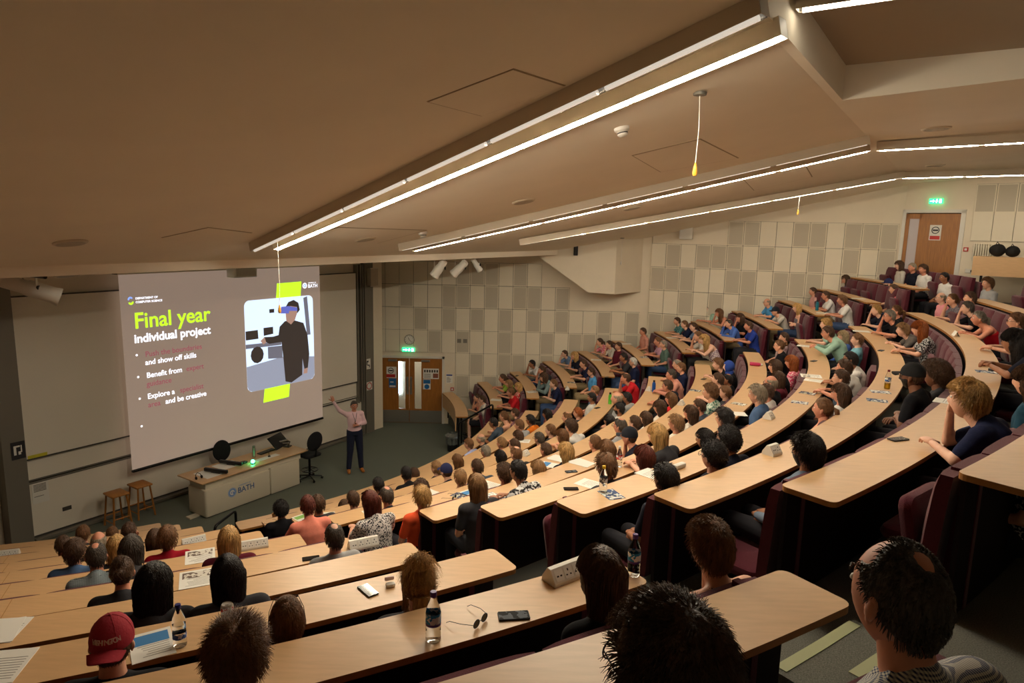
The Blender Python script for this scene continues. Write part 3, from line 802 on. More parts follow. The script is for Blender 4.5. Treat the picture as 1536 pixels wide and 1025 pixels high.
# ---------------------------------------------------------------- doors
def sign(M,u0,u1,z0,z1,y,name,bg,label,cat,parts=(),group=None):
    root=None
    mb=MB(); mb.box(u0,u1,y-.004,y,z0,z1,M=M); o=mb.build(name,bg,smooth=False)
    tag(o,label,cat,group)
    for nm,m,fn in parts:
        mb=MB(); fn(mb); mb.build(nm,m,o,smooth=False)
    return o
def txt(s,size,M,u,z,y,m,parent=None,align='LEFT',bold=0,name='lettering',sx=1,shear=0):
    cu=bpy.data.curves.new('t','FONT'); cu.body=s; cu.size=size; cu.align_x=align; cu.offset=bold; cu.extrude=.0006
    o=bpy.data.objects.new('t',cu); C.objects.link(o)
    bpy.context.view_layer.update()
    me=bpy.data.meshes.new_from_object(o.evaluated_get(bpy.context.evaluated_depsgraph_get())); bpy.data.objects.remove(o)
    me.materials.clear(); me.materials.append(m)
    T=M@Matrix.Translation((u,y,z))@Matrix.Rotation(PI/2,4,'X')@Matrix.Diagonal((sx,1,1,1))
    me.transform(T)
    q=bpy.data.objects.new(name,me); C.objects.link(q)
    if parent:
        me.transform(parent.matrix_world.inverted() if False else Matrix.Identity(4)); q.parent=parent
    return q
def ring(mb,M,u,z,y,r0,r1,n=28,a0=0,a1=360):
    for i in range(n):
        t0=math.radians(a0+(a1-a0)*i/n);t1=math.radians(a0+(a1-a0)*(i+1)/n)
        P=[(u+r*math.cos(t),y,z+r*math.sin(t)) for r,t in ((r0,t0),(r1,t0),(r1,t1),(r0,t1))]
        mb.face([tuple(M@Vector(p)) for p in P])
def pq(mb,M,u0,u1,z0,z1,y):
    mb.face([tuple(M@Vector(p)) for p in ((u0,y,z0),(u1,y,z0),(u1,y,z1),(u0,y,z1))])
# double door; u measured along M_side (origin x=-4.4)
D0,D1=.3,2.3
dr=MB(); 
for (a,b) in ((D0-.07,D0+.0),(D1,D1+.07)): dr.box(a,b,-.03,.12,0,2.1,M=M_side)
dr.box(D0-.07,D1+.07,-.03,.12,2.03,2.1,M=M_side)
tag(dr.build('trim_95',M_white,smooth=False),kind='structure')
M_glass=mat('door_glass',(214,224,226),.05,trans=1,spec=.5)
for li,(a,b,g0,g1) in enumerate(((D0+.005,D0+.995,.95,1.16),(D0+1.005,D0+1.995,1.44,1.65))):
    g0+=.02;g1+=.02
    mb=MB(); mb.box(a,g0,0,.045,.4,2.02,M=M_side); mb.box(g1,b,0,.045,.4,2.02,M=M_side); mb.box(g0,g1,0,.045,1.92,2.02,M=M_side); mb.box(g0,g1,0,.045,.4,.45,M=M_side)
    mb.box(a,b,0,.045,.01,.4,M=M_side)
    d=mb.build('door_%d'%(li+1),M_oak,smooth=False); tag(d,kind='structure')
    mb=MB(); mb.box(a+.005,b-.005,-.004,.0,.02,.4,M=M_side); mb.build('kick_plate',M_steel,d,smooth=False)
    mb=MB(); mb.box(g0,g1,.015,.025,.45,1.92,M=M_side); mb.build('glazing',M_glass,d,smooth=False)
    mb=MB(); mb.box((a+b)/2-.13,(a+b)/2+.13,-.05,0,1.93,1.985,M=M_side); mb.build('door_closer',M_steel,d,smooth=False)
    hu=b-.05 if li==0 else a+.05
    mb=MB(); mb.tube([tuple(M_side@Vector(p)) for p in ((hu,0,.95),(hu,-.05,.97),(hu,-.05,1.38),(hu,0,1.4))],.012); mb.box(hu-.03,hu+.03,-.004,0,.9,1.45,M=M_side); mb.build('pull_handle',M_steel,d)
def prohib(u,z,r,M):
    def f(mb):
        ring(mb,M,u,z,-.0345,r*.8,r); 
    return f
y=-.002
s1=sign(M_side,.61,.91,1.4,1.75,y,'door_notice',M_paper,'white no-entry notice with red strip on left door leaf','sign')
mb=MB(); ring(mb,M_side,.74,1.63,y-.006,.07,.09); pq(mb,M_side,.68,.8,1.61,1.65,y-.006); mb.build('symbol',M_text,s1,smooth=False)
mb=MB(); pq(mb,M_side,.605,.875,1.42,1.52,y-.006); mb.build('red_strip',M_red,s1,smooth=False)
s2=sign(M_side,.68,.9,1.1,1.385,y,'door_notice',M_blue,'blue mandatory notice below the no-entry notice on the left door','sign')
mb=MB(); pq(mb,M_side,.7,.88,1.12,1.17,y-.006); pq(mb,M_side,.72,.82,1.26,1.29,y-.006); mb.build('symbol',M_paper,s2,smooth=False)
s3=sign(M_side,1.72,2.2,1.4,1.72,y,'door_notice',M_paper,'wide white poster of small pictures on the right door leaf','sign')
mb=MB(); rr=random.Random(3)
for i in range(6): pq(mb,M_side,1.75+.075*i,1.80+.075*i,1.6,1.68,y-.006)
for i in range(5): pq(mb,M_side,1.75,1.95,1.43+.03*i,1.44+.03*i,y-.006)
mb.build('print',M_dgray,s3,smooth=False)
mb=MB(); pq(mb,M_side,2.02,2.18,1.43,1.57,y-.006); mb.build('picture',mat('print_brown',(150,90,70)),s3,smooth=False)
s4=sign(M_side,1.72,1.95,1.07,1.38,y,'door_notice',M_paper,'white and blue fire door notice under the poster, right leaf','sign')
mb=MB(); pq(mb,M_side,1.73,1.94,1.25,1.37,y-.006); ring(mb,M_side,1.835,1.155,y-.006,0,.075); mb.build('symbol',M_blue,s4,smooth=False)
s5=sign(M_side,2.42,2.62,1.28,1.56,y,'wall_notice',M_paper,'white printed notice with blue heading right of the double doors','notice')
mb=MB(); pq(mb,M_side,2.43,2.61,1.51,1.55,y-.006); mb.build('heading',mat('heading_blue',(50,70,150)),s5,smooth=False)
mb=MB(); [pq(mb,M_side,2.44,2.44+rr.uniform(.08,.16),1.31+.025*i,1.318+.025*i,y-.006) for i in range(7)]; mb.build('print',M_dgray,s5,smooth=False)
def callpoint(M,u,z,lab):
    mb=MB(); mb.rbox(u-.05,u+.05,-.04,0,z-.05,z+.05,r=.01,n=2,M=M); o=mb.build('fire_call_point',M_red,smooth=False); tag(o,lab,'fire alarm')
    mb=MB(); pq(mb,M,u-.028,u+.028,z-.028,z+.028,-.0405); mb.build('press_panel',M_paper,o,smooth=False)
callpoint(M_side,2.61,1.1,'red fire alarm call point right of the double doors')
callpoint(M_top,1.46,5.72,'red fire alarm call point beside the upper exit door')
mb=MB(); mb.box(.03,.18,-.02,0,1.18,1.34,M=M_side); tag(mb.build('wall_plate',M_cream,smooth=False),'square cream blanking plate left of the double doors','wall plate')
mb=MB(); mb.box(2.75,2.87,-.05,-.045,2.54,2.66,M=M_side); mb.box(2.93,3.05,-.05,-.045,2.54,2.66,M=M_side)
tag(mb.build('wall_socket',M_gray,smooth=False),'pair of small grey wall plates amid the cream panels','wall plate')
# exit signs
M_exit=mat('exit_green',(40,190,120),.4,emit=1.6); M_exitw=mat('exit_white',(240,255,246),.4,emit=3)
def exitsign(M,u0,u1,z0,z1,lab,y=-.04):
    mb=MB(); mb.box(u0,u1,y-.05,y,z0,z1,M=M); o=mb.build('exit_sign',M_exit,smooth=False); tag(o,lab,'exit sign','green exit signs')
    w=u1-u0;h=z1-z0;yy=y-.052; mb=MB()
    pq(mb,M,u0+w*.08,u0+w*.3,z0+h*.42,z0+h*.58,yy); mb.face([tuple(M@Vector(p)) for p in ((u0+w*.3,yy,z0+h*.2),(u0+w*.42,yy,z0+h*.5),(u0+w*.3,yy,z0+h*.8))])
    pq(mb,M,u0+w*.52,u0+w*.6,z0+h*.2,z0+h*.62,yy); pq(mb,M,u0+w*.47,u0+w*.66,z0+h*.45,z0+h*.56,yy); ring(mb,M,u0+w*.58,z0+h*.76,yy,0,h*.1,n=10)
    pq(mb,M,u0+w*.76,u0+w*.92,z0+h*.15,z0+h*.85,yy); mb.build('pictogram',M_exitw,o,smooth=False)
exitsign(M_side,1.1,1.47,2.24,2.36,'lit green exit sign under the clock above the double doors')
exitsign(M_top,.55,.85,6.82,6.95,'lit green exit sign above the upper exit door')
# clock
mb=MB(); Mc=M_side@Matrix.Translation((1.31,-.03,2.6))@Matrix.Rotation(PI/2,4,'X'); mb.lathe([(0,.0),(.15,0),(.155,.02),(.14,.035),(.14,.028)],n=32,M=Mc); ck=mb.build('wall_clock',M_gray); tag(ck,'round wall clock with pale dial above the exit sign','clock')
mb=MB(); mb.lathe([(0,.029),(.138,.029)],n=32,M=Mc); mb.build('dial',M_paper,ck)
mb=MB()
for i in range(12):
    t=PI/6*i; a_=Matrix.Rotation(t,4,'Z'); mb.box(-.006,.006,.105,.128,.03,.031,M=Mc@a_)
mb.build('hour_mark',M_text,ck,smooth=False)
mb=MB(); mb.box(-.006,.006,-.01,.08,.031,.033,M=Mc@Matrix.Rotation(.4,4,'Z')); mb.box(-.004,.004,-.01,.11,.034,.036,M=Mc@Matrix.Rotation(-2.3,4,'Z')); mb.build('hand',M_text,ck,smooth=False)
# upper door
d3=MB(); d3.box(.42,1.27,.0,.05,4.5,6.58,M=M_top); d=d3.build('door_3',M_oak,smooth=False); tag(d,kind='structure')
mb=MB(); mb.box(.07,.4,.03,.04,4.5,6.58,M=M_top); d2=mb.build('window_1',mat('lit_glass_tone',(196,188,192),.35),smooth=False); tag(d2,kind='structure')  # opaque pale colour stands in for light coming through the glass
mb=MB(); 
for a_,b_ in ((.05,.13),(.36,.42)): mb.box(a_,b_,.0,.05,4.5,6.58,M=M_top)
mb.box(.05,.42,0,.05,6.45,6.58,M=M_top); mb.box(.05,.42,0,.05,4.5,4.6,M=M_top); mb.build('window_frame',M_oak,d2,smooth=False)
mb=MB(); mb.box(-.03,.05,-.03,.1,4.5,6.68,M=M_top); mb.box(1.27,1.37,-.03,.1,4.5,6.68,M=M_top); mb.box(-.03,1.37,-.03,.1,6.6,6.68,M=M_top); tag(mb.build('trim_96',M_white,smooth=False),kind='structure')
s6=sign(M_top,.62,.88,5.92,6.3,y,'door_notice',M_paper,'white no-entry notice with red strip on the upper exit door','sign')
mb=MB(); ring(mb,M_top,.75,6.17,y-.006,.07,.09); pq(mb,M_top,.69,.81,6.15,6.19,y-.006); mb.build('symbol',M_text,s6,smooth=False)
mb=MB(); pq(mb,M_top,.64,.86,5.94,6.03,y-.006); mb.build('red_strip',M_red,s6,smooth=False)
for M,a,b,z,lab in ((M_top,1.5,1.7,5.15,'white double wall socket beside the raised back table'),):
    mb=MB(); mb.rbox(a,b,-.03,0,z,z+.1,r=.01,n=1,M=M); o=mb.build('wall_socket',M_white,smooth=False); tag(o,lab,'wall socket')
    mb=MB(); mb.rbox(b-.08,b-.03,-.07,-.03,z+.02,z+.08,r=.01,n=1,M=M); mb.build('plug',M_blackp,o,smooth=False)
# radiator right of call point
mb=MB()
for i in range(12): mb.rbox(1.62+.05*i,1.655+.05*i,-.09,-.03,5.45,5.86,r=.012,n=2,M=M_top)
mb.box(1.6,2.24,-.075,-.045,5.5,5.53,M=M_top); mb.box(1.6,2.24,-.075,-.045,5.78,5.81,M=M_top)
tag(mb.build('radiator',M_cream),'small cream column radiator behind the raised back table','radiator')
# wall loudspeakers and sensors
mb=MB(); mb.rbox(.78,1.15,-.25,-.03,5.78,6.14,r=.02,n=2,M=M_side2); o=mb.build('wall_speaker',M_white); tag(o,'pale loudspeaker box high on the wall left of the upper panelling','loudspeaker')
mb=MB(); mb.box(.94,.97,-.06,0,6.1,6.2,M=M_side2); mb.build('bracket',M_black,o,smooth=False)
mb=MB(); mb.rbox(1.66,1.78,19.13,19.24,5.27,5.56,r=.03,n=3); o=mb.build('wall_speaker',M_blackp); tag(o,'small black cylinder speaker on the sloping white bulkhead','loudspeaker')
mb=MB(); mb.box(1.70,1.74,19.2,19.27,5.45,5.5); mb.build('bracket',M_black,o,smooth=False)
# ---------------------------------------------------------------- ceiling lights
M_tubeA=mat('lamp_tube_dim',(255,244,228),.5,emit=.28)
M_tube2=mat('lamp_tube_mid',(255,240,214),.5,emit=110)
M_tube3=mat('lamp_tube_far',(255,240,214),.5,emit=55)
M_tube4=mat('lamp_tube_recess',(255,240,214),.5,emit=8)
M_tubeS=mat('lamp_tube_bright',(255,240,214),.5,emit=105)
def fixture(a,b,wide,label,emitm,nseg,side=1,group='linear ceiling lights'):
    a=Vector(a);b=Vector(b); d=(b-a); L=d.length; d.normalize(); w=d.cross(Vector((0,0,1))).normalized(); n=w.cross(d)
    if n.z<0: n=-n
    M=Matrix(((d.x,w.x,n.x,a.x),(d.y,w.y,n.y,a.y),(d.z,w.z,n.z,a.z),(0,0,0,1)))
    root=empty('ceiling_light',tuple(a),0,label,'ceiling light',group)
    T=Matrix.Translation(-a)
    M=T@M
    mb=MB(); h=.125; t=.006
    mb.box(0,L,-wide/2,-wide/2+t,0,h,M=M); mb.box(0,L,wide/2-t,wide/2,0,h,M=M); mb.box(0,L,-wide/2,wide/2,h-t,h,M=M)
    mb.build('housing',M_lampbody,root,smooth=False)
    for x in (0,L-.004): mb=MB(); mb.box(x,x+.004,-wide/2,wide/2,0,h,M=M); mb.build('end_cap',M_white,root,smooth=False)
    mb=MB()
    mb.face([tuple(M@Vector(p)) for p in ((.01,-wide/2+t,.004),(L-.01,-wide/2+t,.004),(L-.01,-.012,.07),(.01,-.012,.07))])
    mb.face([tuple(M@Vector(p)) for p in ((.01,wide/2-t,.004),(L-.01,wide/2-t,.004),(L-.01,.012,.07),(.01,.012,.07))])
    mb.build('reflector',M_reflect,root,smooth=False)
    for i in range(nseg):
        x0=L*i/nseg+.04; x1=L*(i+1)/nseg-.04
        mb=MB(); mb.tube([tuple(M@Vector((x0,0,.003))),tuple(M@Vector((x1,0,.003)))],.021 if wide>.1 else .012,8); mb.build('tube',emitm,root)
    return root
fixture((-3.33,9.64,5.62),(1.71,4.66,7.25),.11,'long bright linear light running down the middle of the sloping ceiling',M_tubeS,6)
fixture((-3.56,9.40,5.60),(1.43,4.23,7.25),.11,'long dim linear light with shiny reflector, beside the brightest ceiling light',M_tubeA,6)
fixture((-1.84,12.6,5.53),(5.12,10.22,7.21),.09,'bright linear light on the sloping ceiling between the two ceiling hatches',M_tube2,6)
fixture((-2.01,12.15,5.55),(4.81,9.62,7.23),.08,'dim linear light above the middle bright strip of the sloping ceiling',M_tubeA,6)
fixture((.27,14.86,5.66),(8.06,14.84,7.2),.09,'bright linear light nearest the panelled side wall on the sloping ceiling',M_tube3,6)
fixture((.12,14.5,5.64),(8.0,14.48,7.2),.08,'dim linear light paired with the strip nearest the panelled side wall',M_tubeA,6)
fixture((5.2,10.2,7.21),(8.6,8.5,7.33),.09,'linear light on the flat rear ceiling continuing the middle strip',M_tube3,3)
fixture((8.1,14.75,7.2),(11.6,14.0,7.33),.09,'linear light on the flat rear ceiling above the upper exit door',M_tube3,3)
fixture((1.94,5.1,7.54),(4.2,3.6,7.54),.11,'linear light inside the dark ceiling recess at the top of the picture',M_tube4,3)
# ---------------------------------------------------------------- ceiling things
def cpt(x,y): 
    s=(x-FO.x)*FN.x+(y-FO.y)*FN.y; return zc(s)
def cplane(x,y,rot=0):
    s=(x-FO.x)*FN.x+(y-FO.y)*FN.y
    sl=.236 if s<12.75 else .05
    nrm=Vector((FN.x*sl,FN.y*sl,-1)).normalized(); zx=-nrm
    ax=Vector((FD.x,FD.y,0)); ay=zx.cross(ax)
    M=Matrix(((ax.x,ay.x,zx.x,x),(ax.y,ay.y,zx.y,y),(ax.z,ay.z,zx.z,zc(s)),(0,0,0,1))); return M@Matrix.Rotation(rot,4,'Z')
def chatch(pts,label):
    M0=cplane(*pts[0]); P=[Vector((x,y,cpt(x,y)-.003)) for x,y in pts]
    c=sum(P,Vector())/4
    mb=MB(); mb.face([tuple(p) for p in P]); mb.face([tuple(p+Vector((0,0,.003))) for p in P])
    for i in range(4): mb.face([tuple(P[i]),tuple(P[(i+1)%4]),tuple(P[(i+1)%4]+Vector((0,0,.003))),tuple(P[i]+Vector((0,0,.003)))])
    o=mb.build('ceiling_hatch',mat('hatch_frame',(176,158,130),.7),smooth=False); tag(o,label,'access hatch','ceiling hatches')
    mb=MB(); mb.face([tuple(p.lerp(c,.03)-Vector((0,0,.003))) for p in P]); mb.build('hatch_door',M_ceil,o,smooth=False)
chatch([(-.64,5.02),(-.03,4.69),(.35,5.22),(-.28,5.59)],'square access hatch in the ceiling left of the long bright light')
chatch([(1.33,8.13),(2.05,7.89),(3.03,9.58),(1.97,9.58)],'long access hatch in the ceiling behind the yellow-tipped pull cord')
chatch([(3.63,11.34),(4.5,11.0),(5.5,13.0),(4.6,13.5)],'access hatch in the ceiling between the middle and far light strips')
chatch([(-2.9,9.55),(-2.4,9.4),(-1.4,11.1),(-2.3,11.6)],'access hatch in the low ceiling between the first and second strips')
chatch([(-4.1,8.0),(-3.5,7.9),(-3.3,8.7),(-4.0,8.9)],'pale lit hatch in the low ceiling above the screen')
def disc(x,y,r,label,m=M_dgray,h=.02,name='ceiling_speaker'):
    M=cplane(x,y); mb=MB(); mb.lathe([(0,-h),(r*.9,-h),(r,-h*.4),(r,0)],n=28,M=M); o=mb.build(name,M_lampbody); tag(o,label,'ceiling speaker','round ceiling speakers')
    mb=MB(); mb.lathe([(0,-h-.001),(r*.82,-h-.001)],n=28,M=M); mb.build('grille',M_perf,o)
for x,y,l in ((-4.78,7.41,'round ceiling speaker at the far left, the larger one'),(-6.1,9.35,'round ceiling speaker low at the far left near the screen'),(5.38,9.11,'round ceiling speaker right of the ceiling recess corner'),(.12,9.98,'round ceiling speaker right of the first bright strip'),(8.1,13.6,'round ceiling speaker above the upper exit door'),(2.17,12.9,'round ceiling speaker between the middle and far strips'),(-2.35,10.9,'small round ceiling speaker near the lower end of the first strip'),(6.4,15.6,'round ceiling speaker near the panelled side wall')):
    disc(x,y,.17,l)
def detector(x,y,label):
    M=cplane(x,y); mb=MB(); mb.lathe([(0,-.085),(.03,-.085),(.05,-.07),(.05,-.045),(.035,-.045),(.07,-.03),(.075,0)],n=24,M=M); o=mb.build('smoke_detector',M_white); tag(o,label,'smoke detector','smoke detectors')
    mb=MB(); mb.lathe([(.052,-.058),(.052,-.048),(.04,-.045)],n=24,M=M); mb.build('vent_ring',M_blackp,o)
detector(1.0,6.77,'white smoke detector beside the long bright light'); detector(-1.5,11.3,'white smoke detector between the first and second strips'); detector(6.6,15.3,'small smoke detector near the far strip')
def cord(x,y,zb,label,ztop=None,bead=mat('cord_amber',(236,170,60),.35)):
    zt=ztop or cpt(x,y); root=empty('pull_cord',(x,y,zb),0,label,'pull cord','pull cords hanging from the ceiling')
    mb=MB(); mb.lathe([(0,zt-zb),(.0,zt-zb-.001),(.06,zt-zb-.001),(.055,zt-zb-.025),(.02,zt-zb-.03),(0,zt-zb-.03)],n=20); mb.build('ceiling_rose',M_gray,root)
    mb=MB(); mb.tube([(0,0,.1),(.01,0,.4),(0,0,zt-zb-.02)],.0035,6); mb.build('string',M_paper,root)
    mb=MB(); mb.lathe([(0,0),(.016,.005),(.022,.03),(.017,.07),(.006,.115),(0,.118)],n=14); mb.build('pull_bead',bead,root)
cord(1.54,6.04,6.47,'yellow-tipped pull cord hanging from the ceiling centre')
cord(-3.16,9.19,4.78,'orange-tipped pull cord hanging in front of the projected photo')
cord(6.1,15.0,6.41,'small yellow-tipped pull cord near the panelled side wall',bead=mat('cord_amber2',(230,180,80),.35))
cord(2.95,18.9,5.05,'white pull cord hanging beside the sloping bulkhead',bead=M_white)
# stage spotlights
def spot(loc,direc,label,L=.42,r=.1,yk=.3):
    loc=Vector(loc); d=Vector(direc).normalized(); q=d.to_track_quat('Z','Y').to_matrix().to_4x4()
    root=empty('stage_spotlight',tuple(loc),0,label,'spotlight','white stage spotlights'); 
    mb=MB(); mb.lathe([(0,-L*.5),(r*.7,-L*.5),(r*.85,-L*.42),(r*.85,-L*.05),(r,-.0),(r,L*.4),(r*1.12,L*.5),(r*1.12,L*.52),(r*.95,L*.5),(r*.9,L*.3),(0,L*.28)],n=24,M=q); mb.build('can',M_white,root)
    mb=MB(); mb.lathe([(0,L*.3),(r*.88,L*.31)],n=24,M=q); mb.build('lens',M_dgray,root)
    mb=MB()
    for i in range(3): mb.box(-.006,.006,r*.86,r*.86+.008,-L*.3+.06*i,-L*.27+.06*i,M=q)
    mb.build('vent_slot',M_blackp,root,smooth=False)
    mb=MB(); mb.box(-r*1.15,-r*1.05,-.02,.02,-.02,yk); mb.box(r*1.05,r*1.15,-.02,.02,-.02,yk); mb.box(-r*1.15,r*1.15,-.02,.02,yk-.02,yk); mb.tube([(0,0,yk),(0,0,yk+.05)],.018); mb.build('yoke',M_white,root,smooth=False)
    mb=MB(); mb.lathe([(0,0),(.035,0),(.035,.03),(0,.03)],n=12,M=Matrix.Translation((r*1.15,0,0))@Matrix.Rotation(PI/2,4,'Y')); mb.build('knob',M_blackp,root)
    return root
spot((-1.66,15.3,5.07),(-.55,.1,-.8),'largest white stage spotlight above the panelled wall, angled down')
spot((-1.25,15.9,5.05),(-.6,.2,-.6),'second white stage spotlight with black lens hood, right of the largest')
spot((-.9,16.5,5.1),(.5,.3,-.8),'dark small stage spotlight at the right of the spotlight bar',L=.34,r=.07)
spot((-6.42,9.0,5.07),(.75,.5,-.36),'long white stage spotlight at the far left edge, tilted right',L=.72,r=.11,yk=.16)
mb=MB(); mb.tube([(-2.0,14.9,5.47),(-.2,17.0,5.47)],.024,10); o=mb.build('lighting_bar',M_black); tag(o,'black lighting bar carrying the spotlights under the low ceiling edge','lighting bar')
mb=MB(); mb.tube([(-7.0,9.3,5.25),(-5.9,8.6,5.25)],.024,10); o=mb.build('lighting_bar',M_black); tag(o,'lighting bar over the leftmost spotlight','lighting bar')
# ---------------------------------------------------------------- stage wall
def wbx(mb,u0,u1,y0,y1,z0,z1): mb.box(u0,u1,y0,y1,z0,z1,M=MF)   # y negative = into the room
# steel column at left and pair of posts at right
mb=MB(); wbx(mb,-.33,.03,-.3,0,0,5.0); tag(mb.build('trim_80',M_gray,smooth=False),kind='structure')
def board(u0,u1,z0,z1,y,label,name='whiteboard'):
    mb=MB(); wbx(mb,u0,u1,y-.02,y,z0,z1); o=mb.build(name,M_wb,smooth=False); tag(o,label,'whiteboard','sliding whiteboards')
    for a in ((u0,u1,z0-.015,z0+.01),(u0,u1,z1-.01,z1+.015)): mb=MB(); wbx(mb,a[0],a[1],y-.03,y+.005,a[2],a[3]); mb.build('edge_rail',M_dgray,o,smooth=False)
    return o
board(.07,3.9,1.62,4.6,-.14,'tall upper sliding whiteboard left of the projection screen')
board(4.0,8.28,1.62,4.68,-.14,'tall upper sliding whiteboard right of the projection screen')
board(.07,3.9,1.2,2.4,-.08,'narrow rear whiteboard band left, below the tall board')
board(4.0,8.32,1.14,2.4,-.08,'narrow rear whiteboard band right, behind the presenter')
board(.09,8.5,.1,1.13,-.06,'long low whiteboard panel along the foot of the stage wall')
mb=MB(); wbx(mb,.05,8.5,-.1,-.02,1.13,1.16); wbx(mb,.05,8.5,-.12,-.02,1.19,1.205); tag(mb.build('trim_81',M_gray,smooth=False),kind='structure')
mb=MB(); wbx(mb,.1,8.5,-.2,-.02,.02,.075); o=mb.build('trim_82',M_gray,smooth=False); tag(o,kind='structure')
mb=MB()
for u in (8.3,8.42,8.5,8.58): wbx(mb,u,u+.03,-.2,-.05,1.0 if u<8.5 else 0.05,4.9)
wbx(mb,8.62,8.98,-.12,0,0,5.2)
tag(mb.build('trim_83',M_gray,smooth=False),kind='structure')
mb=MB(); wbx(mb,8.98,9.42,-.04,0,0,5.2); tag(mb.build('trim_84',M_wall,smooth=False),kind='structure')
mb=MB(); wbx(mb,3.95,4.0,-.13,-.02,.1,4.7); tag(mb.build('trim_85',M_gray,smooth=False),kind='structure')
def onF(nm,u0,u1,z0,z1,m,lab,cat,y=-.165,kids=()):
    mb=MB(); wbx(mb,u0,u1,y-.003,y,z0,z1); o=mb.build(nm,m,smooth=False); tag(o,lab,cat)
    for kn,km,rects in kids:
        mb=MB(); [pq(mb,MF,a,b,c_,d,y-.0045) for a,b,c_,d in rects]; mb.build(kn,km,o,smooth=False)
    return o
M_yel=mat('yellow_strip',(214,206,60),.6)
onF('warning_strip',.1,.42,1.63,1.69,M_yel,'short yellow strip at the lower left corner of the tall whiteboard','sticker')
onF('wall_notice',.14,.42,.72,1.12,M_paper,'white printed notice on the low whiteboard by the column','notice',y=-.085,kids=[('print',M_dgray,[(.17,.38,.95+.025*i,.962+.025*i) for i in range(6)]+[(.17,.33,.85,.86)])])
onF('hearing_loop_sign',-.2,.02,1.72,2.04,M_text,'black and white hearing loop sign on the left column','sign',y=-.305,kids=[('symbol',M_paper,[(-.16,-.12,1.8,1.97),(-.12,-.06,1.94,1.97),(-.09,-.05,1.8,1.86),(-.05,-.03,1.84,1.97)])])
onF('hearing_loop_sign',8.66,8.84,1.9,2.2,M_paper,'small hearing loop sign on the corner post right of the whiteboards','sign',y=-.125,kids=[('symbol',M_text,[(8.69,8.76,2.1,2.15),(8.69,8.72,2.02,2.12),(8.72,8.8,2.0,2.03),(8.78,8.81,1.94,2.01)])])
onF('prohibition_sign',8.66,8.9,1.28,1.52,M_paper,'round red prohibition sign behind the presenter','sign',y=-.125)
mb=MB(); ring(mb,MF,8.78,1.4,-.1295,.08,.105); mb.build('red_ring',M_red,C.objects['prohibition_sign'] if 'prohibition_sign' in C.objects else None,smooth=False)
onF('wall_socket',.62,.78,.42,.5,M_dgray,'dark double socket behind the left stool','wall socket',y=-.085)
# low wall socket panel + speaker top right corner
mb=MB(); wbx(mb,8.72,9.0,-.3,-.13,4.3,4.78); o=mb.build('wall_speaker',M_perf,smooth=False); tag(o,'grey perforated speaker in the corner right of the whiteboards','loudspeaker')
mb=MB(); wbx(mb,8.7,9.02,-.31,-.29,4.28,4.3); wbx(mb,8.7,9.02,-.31,-.29,4.78,4.8); mb.build('frame',M_white,o,smooth=False)
# column foot / left dim bay: extinguisher
root=empty('fire_extinguisher',(-9.22,11.42,0),0,'red fire extinguisher standing left of the stage column','fire extinguisher')
mb=MB(); mb.lathe([(0,.0),(.085,.0),(.09,.02),(.09,.4),(.07,.46),(.03,.49),(.03,.52),(0,.52)],n=24); mb.build('cylinder',M_red,root)
mb=MB(); mb.tube([(0,0,.52),(.04,0,.56),(.12,0,.55)],.012); mb.tube([(0,0,.54),(-.1,0,.5),(-.11,0,.3),(-.1,0,.15)],.012); mb.build('hose',M_black,root)
mb=MB(); mb.lathe([(.0915,.18),(.0915,.32)],n=24); mb.build('label_band',M_paper,root)
mb=MB(); mb.tube([(-9.2,11.3,.0),(-9.2,11.3,4.9)],.03,8); mb.tube([(-9.35,11.1,.0),(-9.35,11.1,4.9)],.05,8); tag(mb.build('trim_86',M_cream),kind='structure')
# screen
SY=-.35
root=empty('projection_screen',fw(1.84,.35,.95),math.atan2(FD.y,FD.x),'large projection screen showing a slide titled Final year individual project','projection screen')
Ms=Matrix.Translation((-1.84,0,-.95)) # local = (u-1.84, y, z-.95)
def sq(mb,u0,u1,z0,z1,y,mi=0): mb.face([tuple(Ms@Vector(p)) for p in ((u0,y,z0),(u1,y,z0),(u1,y,z1),(u0,y,z1))],mi)
M_scr=mat('slide_ground',(196,178,160),.85,emit=0)
M_scr.node_tree.nodes['Principled BSDF'].inputs['Emission Color'].default_value=lin((150,132,120))+(1,)
M_scr.node_tree.nodes['Principled BSDF'].inputs['Emission Strength'].default_value=.32
mb=MB(); mb.box(0,5.0,-.004,.0,0,3.98); mb.build('screen_sheet',M_scr,root,smooth=False)
mb=MB(); mb.tube([(0,.0,-.02),(5.0,.0,-.02)],.025,8); mb.box(0,5.0,-.03,.03,-.05,-.02); mb.build('bottom_bar',M_black,root)
mb=MB(); mb.box(-.06,5.12,-.1,.12,3.98,4.14); mb.build('roller_case',M_cream,root,smooth=False)
mb=MB(); mb.box(-.2,-.06,-.06,.06,4.02,4.1); mb.build('bracket',M_black,root,smooth=False)
def em(name,rgb,e): return mat(name,rgb,.8,emit=e)
E_g=em('slide_green',(176,236,40),.75);E_w=em('slide_white',(226,232,246),.85);E_p=em('slide_pink',(190,100,118),.24);E_b=em('slide_blue',(120,150,235),.8)
def st(s,size,u,z,m,bold=0,sx=1,name='slide_text'):
    txt(s,size,Ms,u,z,-.0065,m,root,bold=bold,sx=sx,name=name)
st('Final year',.45,2.08,3.84,E_g,.006,.96,'slide_title'); st('individual project',.245,2.06,3.55,E_w,.006,.98,'slide_subtitle')
